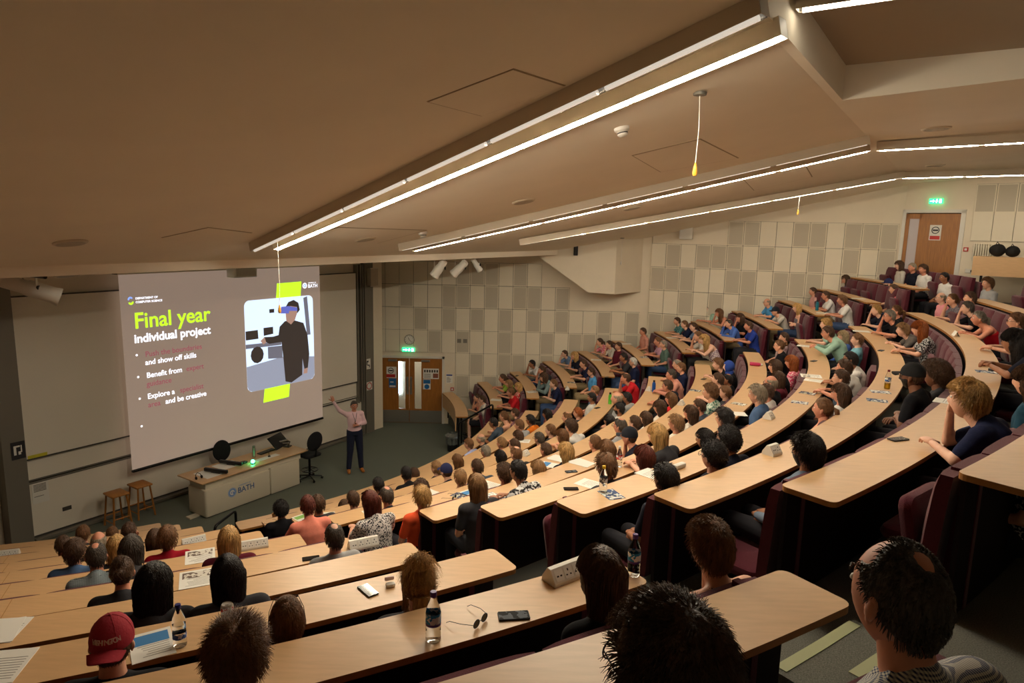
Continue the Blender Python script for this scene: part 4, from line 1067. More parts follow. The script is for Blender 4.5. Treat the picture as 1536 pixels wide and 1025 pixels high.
for u,z,s,m in ((2.26,3.24,'Push the boundaries',E_p),(2.25,3.07,'and show off skills',E_w),(2.26,2.80,'Benefit from',E_w),(3.12,2.80,'expert',E_p),(2.25,2.62,'guidance',E_p),(2.25,2.36,'Explore a',E_w),(2.95,2.36,'specialist',E_p),(2.25,2.18,'area',E_p),(2.62,2.18,'and be creative',E_w)):
    st(s,.158,u,z,m,.0015 if m is E_w else .001,.96)
mb=MB()
for z in (3.3,2.85,2.4,1.82): ring(mb,Ms,2.09,z,-.0065,0,.022,12)
mb.build('bullet_point',E_w,root,smooth=False)
st('DEPARTMENT OF',.058,2.14,4.42,E_w,.001,1.0,'slide_logo_text'); st('COMPUTER SCIENCE',.058,2.14,4.345,E_w,.001,1.0,'slide_logo_text')
mb=MB(); ring(mb,Ms,2.04,4.43,-.0065,.02,.05,20,20,200); mb.build('slide_logo',E_b,root,smooth=False)
mb=MB(); ring(mb,Ms,2.05,4.37,-.0066,.015,.05,20,180,380); mb.build('slide_logo',E_g,root,smooth=False)
mb=MB(); mb.face([tuple(Ms@Vector((u,-.005,z))) for u,z in ((5.48,4.1),(6.21,4.1),(6.26,4.56),(5.53,4.55))]); mb.build('slide_green_block',E_g,root,smooth=False); mb=MB(); mb.face([tuple(Ms@Vector((u,-.005,z))) for u,z in ((5.02,1.71),(5.77,1.71),(5.84,2.2),(5.1,2.2))]); mb.build('slide_green_block',E_g,root,smooth=False)
mb=MB(); ring(mb,Ms,6.36,4.45,-.0065,.0,.07,24); mb.build('slide_crest',E_w,root,smooth=False)
mb=MB(); ring(mb,Ms,6.36,4.45,-.0075,.02,.045,16); mb.build('slide_crest',E_b,root,smooth=False)
st('BATH',.13,6.46,4.39,E_w,.001,.92,'slide_logo_text'); st('UNIVERSITY OF',.036,6.47,4.5,E_w,0,1,'slide_logo_text')
# projected photograph (rounded rectangle with simple shapes of its content)
def rr_(u0,u1,z0,z1,r,n=6):
    P=[]
    for cx,cz,a0 in ((u1-r,z1-r,0),(u0+r,z1-r,90),(u0+r,z0+r,180),(u1-r,z0+r,270)):
        for i in range(n+1): a=math.radians(a0+90*i/n); P.append((cx+r*math.cos(a),cz+r*math.sin(a)))
    return P
def poly(pts,y,m,name):
    mb=MB(); mb.face([tuple(Ms@Vector((u,y,z))) for u,z in pts]); mb.build(name,m,root,smooth=False)
E_ph=em('photo_wall',(196,214,240),.7);E_fl=em('photo_floor',(150,156,176),.45);E_dk=em('photo_dark',(92,82,78),.12);E_md=em('photo_mid',(128,128,144),.3);E_sk=em('photo_skin',(176,140,126),.4);E_hs=em('photo_headset',(96,104,190),.5)
poly(rr_(4.6,6.6,2.04,4.2,.14),-.0075,E_ph,'slide_photo')
y=-.0085
poly([(4.6,2.65),(4.6,2.18),(4.64,2.08),(4.74,2.04),(6.46,2.04),(6.56,2.08),(6.6,2.18),(6.6,2.62),(5.6,2.75)],y,E_fl,'slide_photo_floor')
poly([(4.6,3.18),(5.6,3.14),(5.6,3.05),(4.6,3.08)],y-.001,E_md,'slide_photo_desk'); poly([(5.2,3.05),(5.62,3.03),(5.62,2.72),(5.2,2.76)],y-.001,E_md,'slide_photo_desk')
for P in (((4.61,3.28),(4.95,3.28),(4.94,3.49),(4.61,3.49)),((5.1,3.33),(5.37,3.35),(5.37,3.52),(5.1,3.52)),((5.28,3.86),(5.42,3.86),(5.42,3.95),(5.28,3.95))): poly(P,y-.001,E_dk,'slide_photo_monitor')
poly([(4.9+.18*math.cos(t/12*2*PI),2.9+.2*math.sin(t/12*2*PI)) for t in range(12)],y-.002,E_dk,'slide_photo_chair')
poly([(6.3,4.15),(6.42,4.18),(6.5,3.2),(6.38,3.2)],y-.001,E_md,'slide_photo_curtain')
# figure in a headset, hoodie and jeans
poly([(5.56,3.5),(5.72,3.62),(5.98,3.62),(6.28,3.52),(6.4,3.2),(6.44,2.7),(6.38,2.34),(6.28,2.3),(6.22,2.62),(6.2,2.2),(6.05,2.14),(5.86,2.06),(5.68,2.12),(5.64,2.7),(5.6,3.12),(5.25,3.12),(5.1,3.2),(5.1,3.3),(5.36,3.28),(5.52,3.3)],y-.003,E_dk,'slide_photo_figure')
poly([(5.0,3.22),(5.12,3.3),(5.16,3.16),(5.08,3.12)],y-.0035,E_sk,'slide_photo_hand'); poly([(6.26,2.34),(6.38,2.36),(6.36,2.22),(6.24,2.22)],y-.0035,E_sk,'slide_photo_hand')
poly([(5.76,3.62),(5.74,3.9),(5.86,4.02),(6.06,3.98),(6.1,3.8),(6.02,3.62),(5.9,3.52)],y-.004,E_sk,'slide_photo_face')
poly([(5.74,3.95),(5.84,4.08),(6.0,4.12),(6.14,4.04),(6.18,3.86),(6.1,3.78),(6.08,3.94),(5.9,3.98)],y-.005,E_dk,'slide_photo_hair')
poly([(5.6,3.82),(5.62,3.98),(5.84,3.98),(6.1,3.92),(6.1,3.84),(5.86,3.86),(5.84,3.8)],y-.006,E_hs,'slide_photo_headset')
# speaker above the screen
mb=MB(); M=MF@Matrix.Translation((0,-.55,0)); mb.rbox(4.05,4.63,-.3,.0,4.78,5.04,r=.03,n=2,M=M); o=mb.build('wall_speaker',M_white); tag(o,'pale loudspeaker hanging in front of the top edge of the screen','loudspeaker')
mb=MB(); pq(mb,M,4.09,4.59,4.81,5.01,-.302); mb.build('grille',M_perf,o,smooth=False)
mb=MB(); mb.box(4.28,4.4,-.2,-.1,5.04,5.28,M=M); mb.build('bracket',M_gray,o,smooth=False)
# ---------------------------------------------------------------- stools
def stool(x,y,rz,label):
    root=empty('wooden_stool',(x,y,0),rz,label,'stool','wooden stools by the stage wall')
    Mw=mat('stool_wood',(178,118,52),.45,nz=.2,nscale=10,stretch=(8,1,1))
    mb=MB(); mb.rbox(-.17,.17,-.2,.2,.645,.68,r=.03,n=3); mb.build('seat',Mw,root)
    for sx in (-1,1):
        for sy in (-1,1):
            mb=MB(); a=Vector((sx*.12,sy*.15,.645));b=Vector((sx*.17,sy*.2,0)); t=.019
            mb.tube([tuple(a),tuple(b)],[(t,t),(t,t)],4); mb.build('leg',Mw,root,smooth=False)
    for P in (((-.16,-.185,.12),(-.16,.185,.12)),((.16,-.185,.12),(.16,.185,.12)),((-.155,-.18,.2),(.155,-.18,.2)),((-.155,.18,.2),(.155,.18,.2))):
        mb=MB(); mb.tube(P,.013,4); mb.build('stretcher',Mw,root,smooth=False)
stool(-7.72,12.73,.95,'left of two wooden stools standing before the low whiteboard'); stool(-7.52,13.22,.98,'right of two wooden stools standing before the low whiteboard')
# ---------------------------------------------------------------- lectern desk
rz=math.atan2(FD.y,FD.x)
root=empty('presenter_desk',(-6.16,13.04,0),rz,'cream presenter desk with beech top and a blue university crest on its front','desk')
mb=MB(); mb.face([(0,0,.78),(2.66,0,.78),(2.66,.85,.78),(0,.85,.78)]); 
mb=MB(); mb.rbox(-.02,2.68,-.02,.86,.75,.78,r=.02,n=2); mb.build('desk_top',[M_beech],root)
mb=MB(); mb.box(.1,2.5,.06,.6,.6,.75); mb.build('top_frame',M_cream,root,smooth=False)
mb=MB(); mb.rbox(.05,1.62,.0,.62,.02,.6,r=.05,n=4); mb.build('cabinet',M_cream,root)
mb=MB(); mb.rbox(1.63,2.42,.0,.62,.02,.63,r=.02,n=3); mb.build('cabinet',M_cream,root)
mb=MB(); mb.box(-.15,2.2,.25,.4,.0,.03); mb.build('foot',M_cream,root,smooth=False)
M_id=Matrix.Identity(4)
E_cr=mat('crest_blue',(120,160,220),.5)
mb=MB(); ring(mb,M_id,.66,.38,-.003,0,.1,32); mb.build('crest',E_cr,root,smooth=False)
mb=MB(); ring(mb,M_id,.66,.38,-.0045,.03,.055,20,0,300); ring(mb,M_id,.66,.38,-.0045,.085,.09,32); pq(mb,M_id,.65,.67,.34,.42,-.0045); mb.build('crest_motif',M_paper,root,smooth=False)
txt('BATH',.17,M_id,.79,.32,-.003,mat('crest_text',(56,98,160),.5),root,bold=.002,name='crest_lettering',sx=.95); txt('UNIVERSITY OF',.042,M_id,.82,.465,-.003,E_cr,root,name='crest_lettering')
MD=Matrix.Translation((-6.16,13.04,.78))@Matrix.Rotation(rz,4,'Z')
def ondesk(name,x,y,label,cat,rot=0,group=None):
    p=MD@Vector((x,y,0)); return empty(name,tuple(p),rz+rot,label,cat,group)
for i,(x,y,l) in enumerate(((.52,.32,'left of two black bar devices lying on the presenter desk'),(1.0,.5,'right of two black bar devices lying on the presenter desk'))):
    r=ondesk('sound_bar',x,y,l,'audio device',-1.25,'black bars on the presenter desk'); mb=MB(); mb.rbox(-.28,.28,-.035,.035,.02,.09,r=.02,n=3); mb.build('body',M_blackp,r); mb=MB(); mb.box(-.1,.1,-.02,.02,0,.021); mb.build('stand',M_blackp,r,smooth=False)
def sheet(r,w,h,m=M_paper,z=.002,name='sheet'):
    mb=MB(); mb.box(-w/2,w/2,-h/2,h/2,0,z); return mb.build(name,m,r,smooth=False)
for x,y,w,h,l in ((.42,.4,.42,.5,'left white paper sheet on the presenter desk'),(.95,.55,.5,.42,'large white paper under the right black bar'),(1.75,.28,.6,.16,'long white tray along the presenter desk edge')):
    r=ondesk('paper_sheet',x,y,l,'paper',0,'papers on the presenter desk'); sheet(r,w,h)
r=ondesk('headset',.12,.3,'small black headset at the left end of the presenter desk','headset'); mb=MB(); mb.tube([(-.06,0,.03),(-.05,.03,.09),(0,.05,.12),(.05,.03,.09),(.06,0,.03)],.007); mb.build('band',M_blackp,r)
mb=MB(); mb.ell((-.06,0,.03),(.02,.035,.035)); mb.ell((.06,0,.03),(.02,.035,.035)); mb.build('ear_pad',M_blackp,r)
r=ondesk('flask',1.62,.55,'grey steel flask standing on the presenter desk','flask'); mb=MB(); mb.lathe([(0,0),(.036,0),(.038,.02),(.038,.19),(.03,.21),(0,.21)],n=20); mb.build('body',M_steel,r); mb=MB(); mb.lathe([(0,.21),(.03,.21),(.03,.26),(0,.26)],n=20); mb.build('cap',M_gray,r)
r=ondesk('keyboard',2.0,.62,'black keyboard before the monitor','keyboard',.1); mb=MB(); mb.rbox(-.22,.22,-.07,.07,0,.02,r=.01,n=2); mb.build('base',M_blackp,r); mb=MB(); [mb.box(-.21+.028*i,-.187+.028*i,-.06+.03*j,-.035+.03*j,.02,.026) for i in range(15) for j in range(4)]; mb.build('keys',M_dgray,r,smooth=False)
r=ondesk('status_light',1.33,.2,'small lamp glowing green on the presenter desk','lamp'); mb=MB(); mb.lathe([(0,0),(.05,0),(.05,.015),(0,.015)],n=16); mb.build('base',M_blackp,r); mb=MB(); mb.ell((0,0,.05),(.04,.04,.04)); mb.build('glowing_dome',mat('green_glow',(50,235,140),.3,emit=14),r)
r=ondesk('webcam',1.22,.36,'coil of black cable and small device behind the green lamp','device'); mb=MB(); mb.tube([(.06*math.cos(i*.7)*(1+.04*i),.05*math.sin(i*.7)*(1+.04*i),.012+.002*i) for i in range(16)],.006,6); mb.build('cable',M_black,r); mb=MB(); mb.rbox(-.07,.07,-.04,.04,.0,.04,r=.02); mb.build('body',M_blackp,r)
r=ondesk('microphone',1.83,.3,'small black desk microphone beside the long white tray','microphone'); mb=MB(); mb.lathe([(0,0),(.03,0),(.03,.02),(0,.02)],n=14); mb.build('base',M_black,r); mb=MB(); mb.tube([(0,0,.02),(0,.01,.1),(0,-.03,.14)],.006,6); mb.ell((0,-.035,.145),(.015,.02,.015)); mb.build('neck',M_black,r)
r=ondesk('monitor',2.25,.5,'black touch monitor on a jointed arm tilted back on the presenter desk','monitor',.35)
Mm=Matrix.Translation((0,0,.22))@Matrix.Rotation(-.75,4,'X'); mb=MB(); mb.rbox(-.27,.27,-.015,.015,-.17,.17,r=.01,n=2,M=Mm); mb.build('display',M_blackp,r)
mb=MB(); mb.box(-.255,.255,.0155,.0165,-.155,.155,M=Mm); mb.build('screen_glass',mat('screen_dark',(30,34,40),.15),r,smooth=False)
mb=MB(); mb.tube([(0,-.02,.2),(.12,-.14,.22),(.3,-.1,.12),(.3,-.05,.0)],.022,8); mb.tube([(0,-.02,.16),(.16,-.16,.14),(.27,-.1,.05)],.016,8); mb.build('arm',M_gray,r)
mb=MB(); mb.box(.22,.36,-.12,.02,0,.02); mb.build('base',M_blackp,r,smooth=False)
# chairs
def opchair(x,y,rz_,label,draft=True):
    r=empty('drafting_chair' if draft else 'office_chair',(x,y,0),rz_,label,'chair'); h=.62 if draft else .5
    Mf=mat('chair_fabric_black',(26,26,30),.9)
    mb=MB(); mb.rbox(-.23,.23,-.22,.22,h-.04,h+.04,r=.1,n=5); mb.build('seat',Mf,r)
    mb=MB(); M=Matrix.Translation((0,.22,h+.36))@Matrix.Rotation(-.12,4,'X'); mb.ell((0,0,0),(.22,.045,.24),20,12,M=M); mb.build('backrest',Mf,r)
    mb=MB(); mb.tube([(0,.1,h-.05),(0,.25,h),(0,.26,h+.2)],.02); mb.build('back_stem',M_black,r)
    mb=MB(); mb.tube([(0,0,.08),(0,0,h-.04)],.028,10); mb.build('column',M_black,r)
    if draft:
        mb=MB(); mb.tube([(.19*math.cos(t/20*2*PI),.19*math.sin(t/20*2*PI),.24) for t in range(21)],.011,6); [mb.tube([(0,0,.24),(.19*math.cos(a),.19*math.sin(a),.24)],.008,6) for a in (0,1.57,3.14,4.71)]; mb.build('foot_ring',M_black,r)
    for i in range(5):
        a=i*2*PI/5; mb=MB(); mb.tube([(0,0,.1),(.28*math.cos(a),.28*math.sin(a),.065)],[.022,.014],8); l=mb.build('base_arm',M_black,r)
        mb=MB(); mb.lathe([(0,-.012),(.027,-.012),(.027,.012),(0,.012)],n=12,M=Matrix.Translation((.28*math.cos(a),.28*math.sin(a),.028))@Matrix.Rotation(PI/2,4,'X')); mb.build('castor',M_black,l)
opchair(-4.72,15.42,-2.2,'black drafting chair with foot ring right of the presenter desk'); opchair(-6.35,14.72,.95,'low black office chair behind the presenter desk',False)
# handrails of the two aisles
def rail(pts,label):
    mb=MB(); P=[Vector(p) for p in pts]; out=[]
    for i,p in enumerate(P):
        if 0<i<len(P)-1:
            a=(P[i-1]-p).normalized()*.07;b=(P[i+1]-p).normalized()*.07
            for t in (0,.33,.66,1): out.append((p+a)*(1-t)**2+p*2*t*(1-t)+(p+b)*t**2)
        else: out.append(p)
    mb.tube([tuple(p) for p in out],.024,10); o=mb.build('handrail',M_black); tag(o,label,'handrail','black handrails at the foot of the aisles'); return o
rail([(-4.72,10.4,.0),(-4.72,10.4,1.02),(-4.72,11.2,1.02),(-4.72,11.2,.0)] if False else [(-4.86,10.65,.0),(-4.86,10.65,1.0),(-4.78,11.3,1.0),(-4.78,11.3,.0)],'black handrail at the foot of the lower aisle')
rail([(-1.35,17.3,.0),(-1.35,17.3,.9),(-.45,16.9,1.55),(-.45,16.9,.6)],'black handrail at the foot of the upper aisle')
# bin
r=empty('waste_bin',(-1.55,17.75,0),0,'black waste bin with clear liner at the foot of the upper aisle','bin')
mb=MB(); mb.lathe([(0,.0),(.13,0),(.16,.36),(.15,.36),(.125,.02),(0,.02)],n=24); mb.build('bin_body',M_blackp,r)
rows=[]
for j,z in enumerate((.2,.38,.43,.5)):
    rows.append([((.165+.02*math.sin(i*2.3+j)+(.03 if j==2 else 0)+(-.06 if j==3 else 0))*math.cos(2*PI*i/28),(.165+.02*math.sin(i*1.7+j)+(.03 if j==2 else 0)+(-.06 if j==3 else 0))*math.sin(2*PI*i/28),z) for i in range(28)])
mb=MB(); mb.quadgrid(rows,close_v=True); mb.build('liner',mat('bin_liner',(150,155,150),.25,alpha=1,trans=.6,spec=.6),r)
# ---------------------------------------------------------------- raised back table with bags
p=Vector((11.0,16.2)); q=Vector((13.2,14.4))
r=empty('side_table',(10.6,15.9,FLOORZ[12]+.13),math.radians(-40),'beech side table with deep front panel at the upper right edge','table')
mb=MB(); mb.box(0,2.5,0,.5,.93,.96); mb.build('table_top',M_beech,r,smooth=False)
mb=MB(); mb.box(0,2.5,.0,.025,.52,.93); mb.build('front_panel',M_beech,r,smooth=False)
for x in (.15,1.2,2.3): mb=MB(); mb.box(x,x+.05,.2,.25,-.13,.93); mb.build('leg',M_black,r,smooth=False)
Mt=Matrix.Translation((10.6,15.9,FLOORZ[12]+1.09))@Matrix.Rotation(math.radians(-40),4,'Z')
for x,y,s,l in ((.42,.28,.17,'slumped black bag at the left on the raised side table'),(.7,.32,.15,'second black bag beside the slumped bag on the side table')):
    pp=Mt@Vector((x,y,0)); mb=MB()
    rows=[]
    for i in range(11):
        t=PI*i/10; rows.append([((s*math.sin(t)*(1+.18*noise.noise(Vector((math.cos(j*.5)*1.5,math.sin(j*.5)*1.5,i*.4+x*9)))))*math.cos(2*PI*j/20),s*.8*math.sin(t)*math.sin(2*PI*j/20)*(1+.2*noise.noise(Vector((j*.6,i*.5,x)))),s*.85-s*.85*math.cos(t) if i<10 else s*1.7) for j in range(20)])
    mb.quadgrid(rows,close_v=True); o=mb.build('shoulder_bag',mat('bag_black',(22,20,20),.8)); o.location=pp; tag(o,l,'bag','black bags on the side table')
    mb=MB(); mb.tube([(-s*.5,0,s*1.3),(-.02,.02,s*1.95),(s*.5,0,s*1.3)],.01,6); mb.build('strap',M_black,o)
# ---------------------------------------------------------------- people
def fromMB(mb,name,vox=0,smooth_it=0):
    me=bpy.data.meshes.new(name); me.from_pydata([tuple(v) for v in mb.v],[],mb.f)
    bm=bmesh.new(); bm.from_mesh(me); bmesh.ops.recalc_face_normals(bm,faces=bm.faces); bm.to_mesh(me); bm.free()
    if vox:
        o=bpy.data.objects.new('t',me); C.objects.link(o)
        m=o.modifiers.new('r','REMESH'); m.mode='VOXEL'; m.voxel_size=vox; m.use_smooth_shade=True
        if smooth_it:
            m=o.modifiers.new('s','SMOOTH'); m.iterations=smooth_it; m.factor=.6
        dg=bpy.context.evaluated_depsgraph_get(); me2=bpy.data.meshes.new_from_object(o.evaluated_get(dg)); bpy.data.objects.remove(o); me=me2; me.name=name
    me.polygons.foreach_set('use_smooth',[True]*len(me.polygons)); return me
def joinmesh(name,parts,mats):
    """parts: list of (mesh or MB, material offset or None)"""
    V=[];F=[];MI=[]
    for p,mo in parts:
        b=len(V)
        if isinstance(p,MB):
            V+= [tuple(v) for v in p.v]; F+=[tuple(i+b for i in f) for f in p.f]; MI+=[(m if mo is None else mo) for m in p.m]
        else:
            V+= [tuple(v.co) for v in p.vertices]; F+=[tuple(i+b for i in f.vertices) for f in p.polygons]; MI+=[mo or 0]*len(p.polygons)
    me=bpy.data.meshes.new(name); me.from_pydata(V,[],F)
    for m in mats: me.materials.append(m)
    me.polygons.foreach_set('material_index',MI); me.polygons.foreach_set('use_smooth',[True]*len(F)); me.update(); return me
def ico(sub):
    bm=bmesh.new(); bmesh.ops.create_icosphere(bm,subdivisions=sub,radius=1); V=[v.co.copy() for v in bm.verts]; F=[tuple(v.index for v in f.verts) for f in bm.faces]; bm.free(); return V,F
def g(x,s): return math.exp(-(x/s)**2)
def headpt(d,off=0):
    x,y,z=d
    px,py,pz=x*.076,y*.095,z*.118
    if pz<0:
        t=-pz/.118; px*=1-.30*t**1.6
        if py>0: py*=1-.06*t
        else: py*=1-.42*t**1.3
    else: 
        px*=1+.03*pz/.118
        if py<0: py*=1.04
    if y>0:
        f=max(0,y)
        py+=f*(.021*g(px,.011)*g(pz+.024,.018)+.010*g(px,.008)*g(pz+.002,.02)-.008*(g(px-.031,.014)+g(px+.031,.014))*g(pz-.012,.012)+.004*g(pz-.034,.01)*g(px,.05)+.006*g(px,.02)*g(pz+.057,.009)-.003*g(px,.02)*g(pz+.068,.005)+.009*g(px,.022)*g(pz+.095,.016))
    n=Vector((x/.076,y/.095,z/.118)).normalized()
    return Vector((px,py,pz))+n*off
def head_parts(sub=4):
    V,F=ico(sub); mb=MB(); mb.v=[tuple(headpt(v)) for v in V]; mb.f=F
    mb.m=[0]*len(F)
    for i,f in enumerate(F):
        c=sum((Vector(mb.v[j]) for j in f),Vector())/3
        if c.y>.07 and abs(c.x)<.024 and -.066<c.z<-.052: mb.m[i]=4
    e=MB()
    for s in (-1,1):
        e.ell((s*.031,.079,.012),(.0135,.0105,.0085),10,8,2); e.ell((s*.031,.0885,.012),(.005,.002,.005),8,6,3)
        e.tube([(s*.016,.091,.030),(s*.032,.092,.036),(s*.048,.082,.031)],[.0022,.0032,.0018],5,1)
        M=Matrix.Translation((s*.077,-.004,-.008))@Matrix.Rotation(s*.3,4,'Z')@Matrix.Rotation(.15,4,'X')
        e.ell((0,0,.006),(.008,.02,.028),10,8,0,M=M); e.ell((s*.003,-.004,-.0),(.01,.016,.024),8,6,0,M=M); e.ell((0,0,-.024),(.006,.01,.012),8,6,0,M=M)
    return [(mb,None),(e,None)]
HEADP=head_parts(4)
def hand_parts(w,fwd,up,curl=.5,side=1,s=1.0):
    """w wrist, fwd along the hand, up = back of the hand"""
    w=Vector(w);f=Vector(fwd).normalized();u=Vector(up); u=(u-f*u.dot(f)).normalized(); r=f.cross(u)*side
    mb=MB()
    a=w;b=w+f*.085*s
    mb.tube([tuple(a-f*.015),tuple(a+f*.015),tuple(a+f*.045),tuple(b),tuple(b+f*.01)],[(.024*s,.02*s),(.033*s,.018*s),(.041*s,.016*s),(.040*s,.014*s),(.03*s,.008*s)],10)
    # orient: tube ellipse major axis is not controlled; add palm pads across r
    mb.v=[tuple(v) for v in mb.v]
    for i,(o,L) in enumerate(((-.030,.066),(-.010,.075),(.010,.071),(.029,.056))):
        p=b+r*o*s-f*.01; d=f.copy(); P=[p];c=curl*(1+.12*i)
        for j,l in enumerate((.45,.32,.23)):
            d=(d*math.cos(c*(.5+.3*j))-u*math.sin(c*(.5+.3*j))).normalized(); p=p+d*L*l*s; P.append(p.copy())
        mb.tube([tuple(q) for q in P],[.0092*s,.0085*s,.0078*s,.0055*s],7)
        mb.ell(tuple(P[-1]),(.0058*s,)*3,7,5)
    p=w+f*.028*s-r*.028*s; d=(f*.65-r*.72-u*.25).normalized(); P=[p]
    for l in (.034,.028,.022):
        p=p+d*l*s; P.append(p.copy()); d=(d+f*.25-u*.2*curl).normalized()
    mb.tube([tuple(q) for q in P],[.0125*s,.0105*s,.0095*s,.006*s],7); mb.ell(tuple(P[-1]),(.0065*s,)*3,7,5)
    return mb
SKM=[]
def skin(name,rgb): 
    m=mat(name,rgb,.5,nz=.05,nscale=25); b=m.node_tree.nodes['Principled BSDF']; b.inputs['Subsurface Weight'].default_value=.0
    return m
SKIN={'light':skin('skin_light',(226,168,138)),'pale':skin('skin_pale',(232,182,156)),'ruddy':skin('skin_ruddy',(214,146,118)),'tan':skin('skin_tan',(168,112,80)),'brown':skin('skin_brown',(122,78,54))}
EYEW=mat('eye_white',(232,228,220),.3);IRIS=mat('iris',(50,34,24),.3);LIPS=mat('lips',(176,104,94),.5)
HC={'br':(120,84,54),'dkbr':(82,58,41),'black':(34,29,28),'ltbr':(150,114,76),'blonde':(196,156,98),'blond':(186,146,88),'ginger':(156,86,38),'grey':(136,128,116),'dkgrey':(78,70,62),'greyw':(156,142,122),'white':(206,202,194),'redbr':(100,46,34),'blondgrey':(170,150,116)}
HM={}
def hairmat(c):
    if c not in HM: 
        m=mat('hair_'+c,HC[c],.45,nz=.45,nscale=70,stretch=(1,1,.15),spec=.45,bump=.9,bscale=130); HM[c]=m
    return HM[c]
STAND=False
def pose_body(th,arms,name,knees=None):
    th=math.radians(th)
    def T(x,y,z):
        t=th*(.55+.45*min(1,max(0,z)/.6)); return Vector((x,y*math.cos(t)+(z-.05)*math.sin(t),.05+(z-.05)*math.cos(t)-y*math.sin(t)))
    spine=[(0,.0,.02),(0,.0,.10),(0,.005,.22),(0,.01,.33),(0,.0,.44),(0,-.01,.52),(0,-.012,.575)]
    rad=[(.155,.115),(.17,.125),(.138,.10),(.150,.108),(.160,.110),(.128,.085),(.062,.058)]
    SP_=[T(*p) for p in spine]
    neck0=T(0,-.012,.56); head=T(0,.035,.735); 
    sh={s:T(s*.172,-.008,.525) for s in (-1,1)}
    legs={}
    for s in (-1,1):
        hip=Vector((s*.09,.02,.075)); kn=Vector((s*.115,.44,.085)); an=Vector((s*.115,.43,-.36)); toe=Vector((s*.13,.56,-.415))
        if knees: kn,an,toe=knees(s)
        legs[s]=(hip,kn,an,toe)
    def torso(mb,inf=0,top=None):
        if knees and inf==.015:
            mb.tube([tuple(p) for p in SP_[1:]],[(a+inf,b+inf) for a,b in rad[1:]],16)
            for s in (-1,1): mb.cap(T(s*.07,-.01,.515),sh[s],.062+inf,.058+inf,10)
            return
        mb.tube([tuple(p) for p in SP_[:top]],[(a+inf+(.006 if inf and i_>3 else 0),b+inf+(.008 if inf and i_>3 else 0)) for i_,(a,b) in enumerate(rad[:top])],16)
        for s in (-1,1): mb.cap(T(s*.07,-.01,.515),sh[s],.062+inf,.058+inf,10); mb.cap(T(s*.05,-.012,.55),T(s*.12,-.012,.545),.042+inf,.036+inf,8)
    def leg(mb,inf=0,upto=1.0,low=True):
        for s,(hip,kn,an,toe) in legs.items():
            k2=hip.lerp(kn,upto)
            mb.cap(hip,k2,.085+inf,.085+(.060-.085)*upto+inf,10)
            if low: mb.cap(kn,an,.056+inf,.040+inf,10)
    def arm(mb,inf=0,frac=1,fore=True,s_=(-1,1)):
        for s in s_:
            el,wr=arms[s][0],arms[s][1]; el=T(*el) if arms[s][2]=='b' else Vector(el); 
            mb.cap(sh[s],sh[s].lerp(el,frac),.050+inf,.050+(.040-.050)*frac+inf,9)
            if fore: mb.cap(el,Vector(wr) if arms[s][2]!='b' else T(*wr),.038+inf,.026+inf*.6,9)
    A_={s:(T(*arms[s][0]) if arms[s][2]=='b' else Vector(arms[s][0]),T(*arms[s][1]) if arms[s][2]=='b' else Vector(arms[s][1])) for s in (-1,1)}
    body=MB(); torso(body); leg(body); arm(body); body.cap(neck0-Vector((0,0,.02)),head-Vector((0,.02,.07)),.062,.052,12)
    for s,(hip,kn,an,toe) in legs.items(): body.cap(an+Vector((0,-.03,-.03)),toe,.036,.03,8)
    bm_=fromMB(body,'b',.016,3)
    parts=[(bm_,0)]
    T0=Matrix.Translation(head)
    for p,_ in HEADP:
        q=MB(); q.v=[tuple(T0@Vector(v)) for v in p.v]; q.f=p.f; q.m=p.m; parts.append((q,None))
    for s in (-1,1):
        el,wr=A_[s]; d=(wr-el).normalized(); spec_=arms[s][3]
        fw_=Vector(spec_[0]) if spec_[0] else d; parts.append((hand_parts(wr+d*.01,fw_,spec_[1],spec_[2],side=s),0))
    bodyme=joinmesh('body_'+name,parts,[SKIN['light'],hairmat('br'),EYEW,IRIS,LIPS])
    out={'body':bodyme,'head':head}
    mb=MB(); torso(mb,.013); arm(mb,.014,.68,False); mb.cap(T(0,-.014,.50),T(0,-.016,.572),.085,.070,12); out['t']=fromMB(mb,'tee',.014,3)
    mb=MB(); torso(mb,.015); arm(mb,.013,1,True); mb.cap(T(0,-.014,.50),T(0,-.016,.58),.086,.072,12); out['s']=fromMB(mb,'long',.014,3)
    mb=MB(); mb.tube([tuple(p) for p in SP_[:5]]+[tuple(T(0,-.01,.49))],[(a+.01,b+.01) for a,b in rad[:5]]+[(.11,.09)],16)
    for s in (-1,1): mb.cap(T(s*.085,-.02,.46),T(s*.075,-.02,.555),.04,.03,8)
    out['v']=fromMB(mb,'vest',.012,2)
    mb=MB(); 
    for s in (-1,1): mb.tube([tuple(T(s*.012,.062,.545)),tuple(T(s*.045,.045,.575)),tuple(T(s*.066,-.01,.60)),tuple(T(s*.03,-.066,.60)),tuple(T(0,-.072,.60))],[(.006,.018)]*5,6)
    out['collar']=mb
    mb=MB(); leg(mb,.022 if knees else .014); mb.tube([tuple(p) for p in SP_[:3]][:(2 if knees else 3)]+([(0,.005,.15)] if knees else []),[(a+(.022 if knees else .013),b+(.022 if knees else .013)) for a,b in ([rad[0],rad[1],rad[1]] if knees else rad[:3])],14); tr=fromMB(mb,'tr',.016,2)
    sh_=MB()
    for s,(hip,kn,an,toe) in legs.items(): sh_.cap(an+Vector((0,-.045,-.045)),toe+Vector((0,.01,-.005)),.046,.04,10)
    out['trousers']=joinmesh('trousers',[(tr,0),(sh_,1)],[M_dark,M_blackp])
    mb=MB(); leg(mb,.022,.85,False); mb.tube([tuple(p) for p in SP_[:3]],[(a+.013,b+.013) for a,b in rad[:3]],14); tr=fromMB(mb,'tr',.016,2)
    out['shorts']=joinmesh('shorts',[(tr,0),(sh_,1)],[M_dark,M_blackp])
    return out
UPZ=(0,0,1)
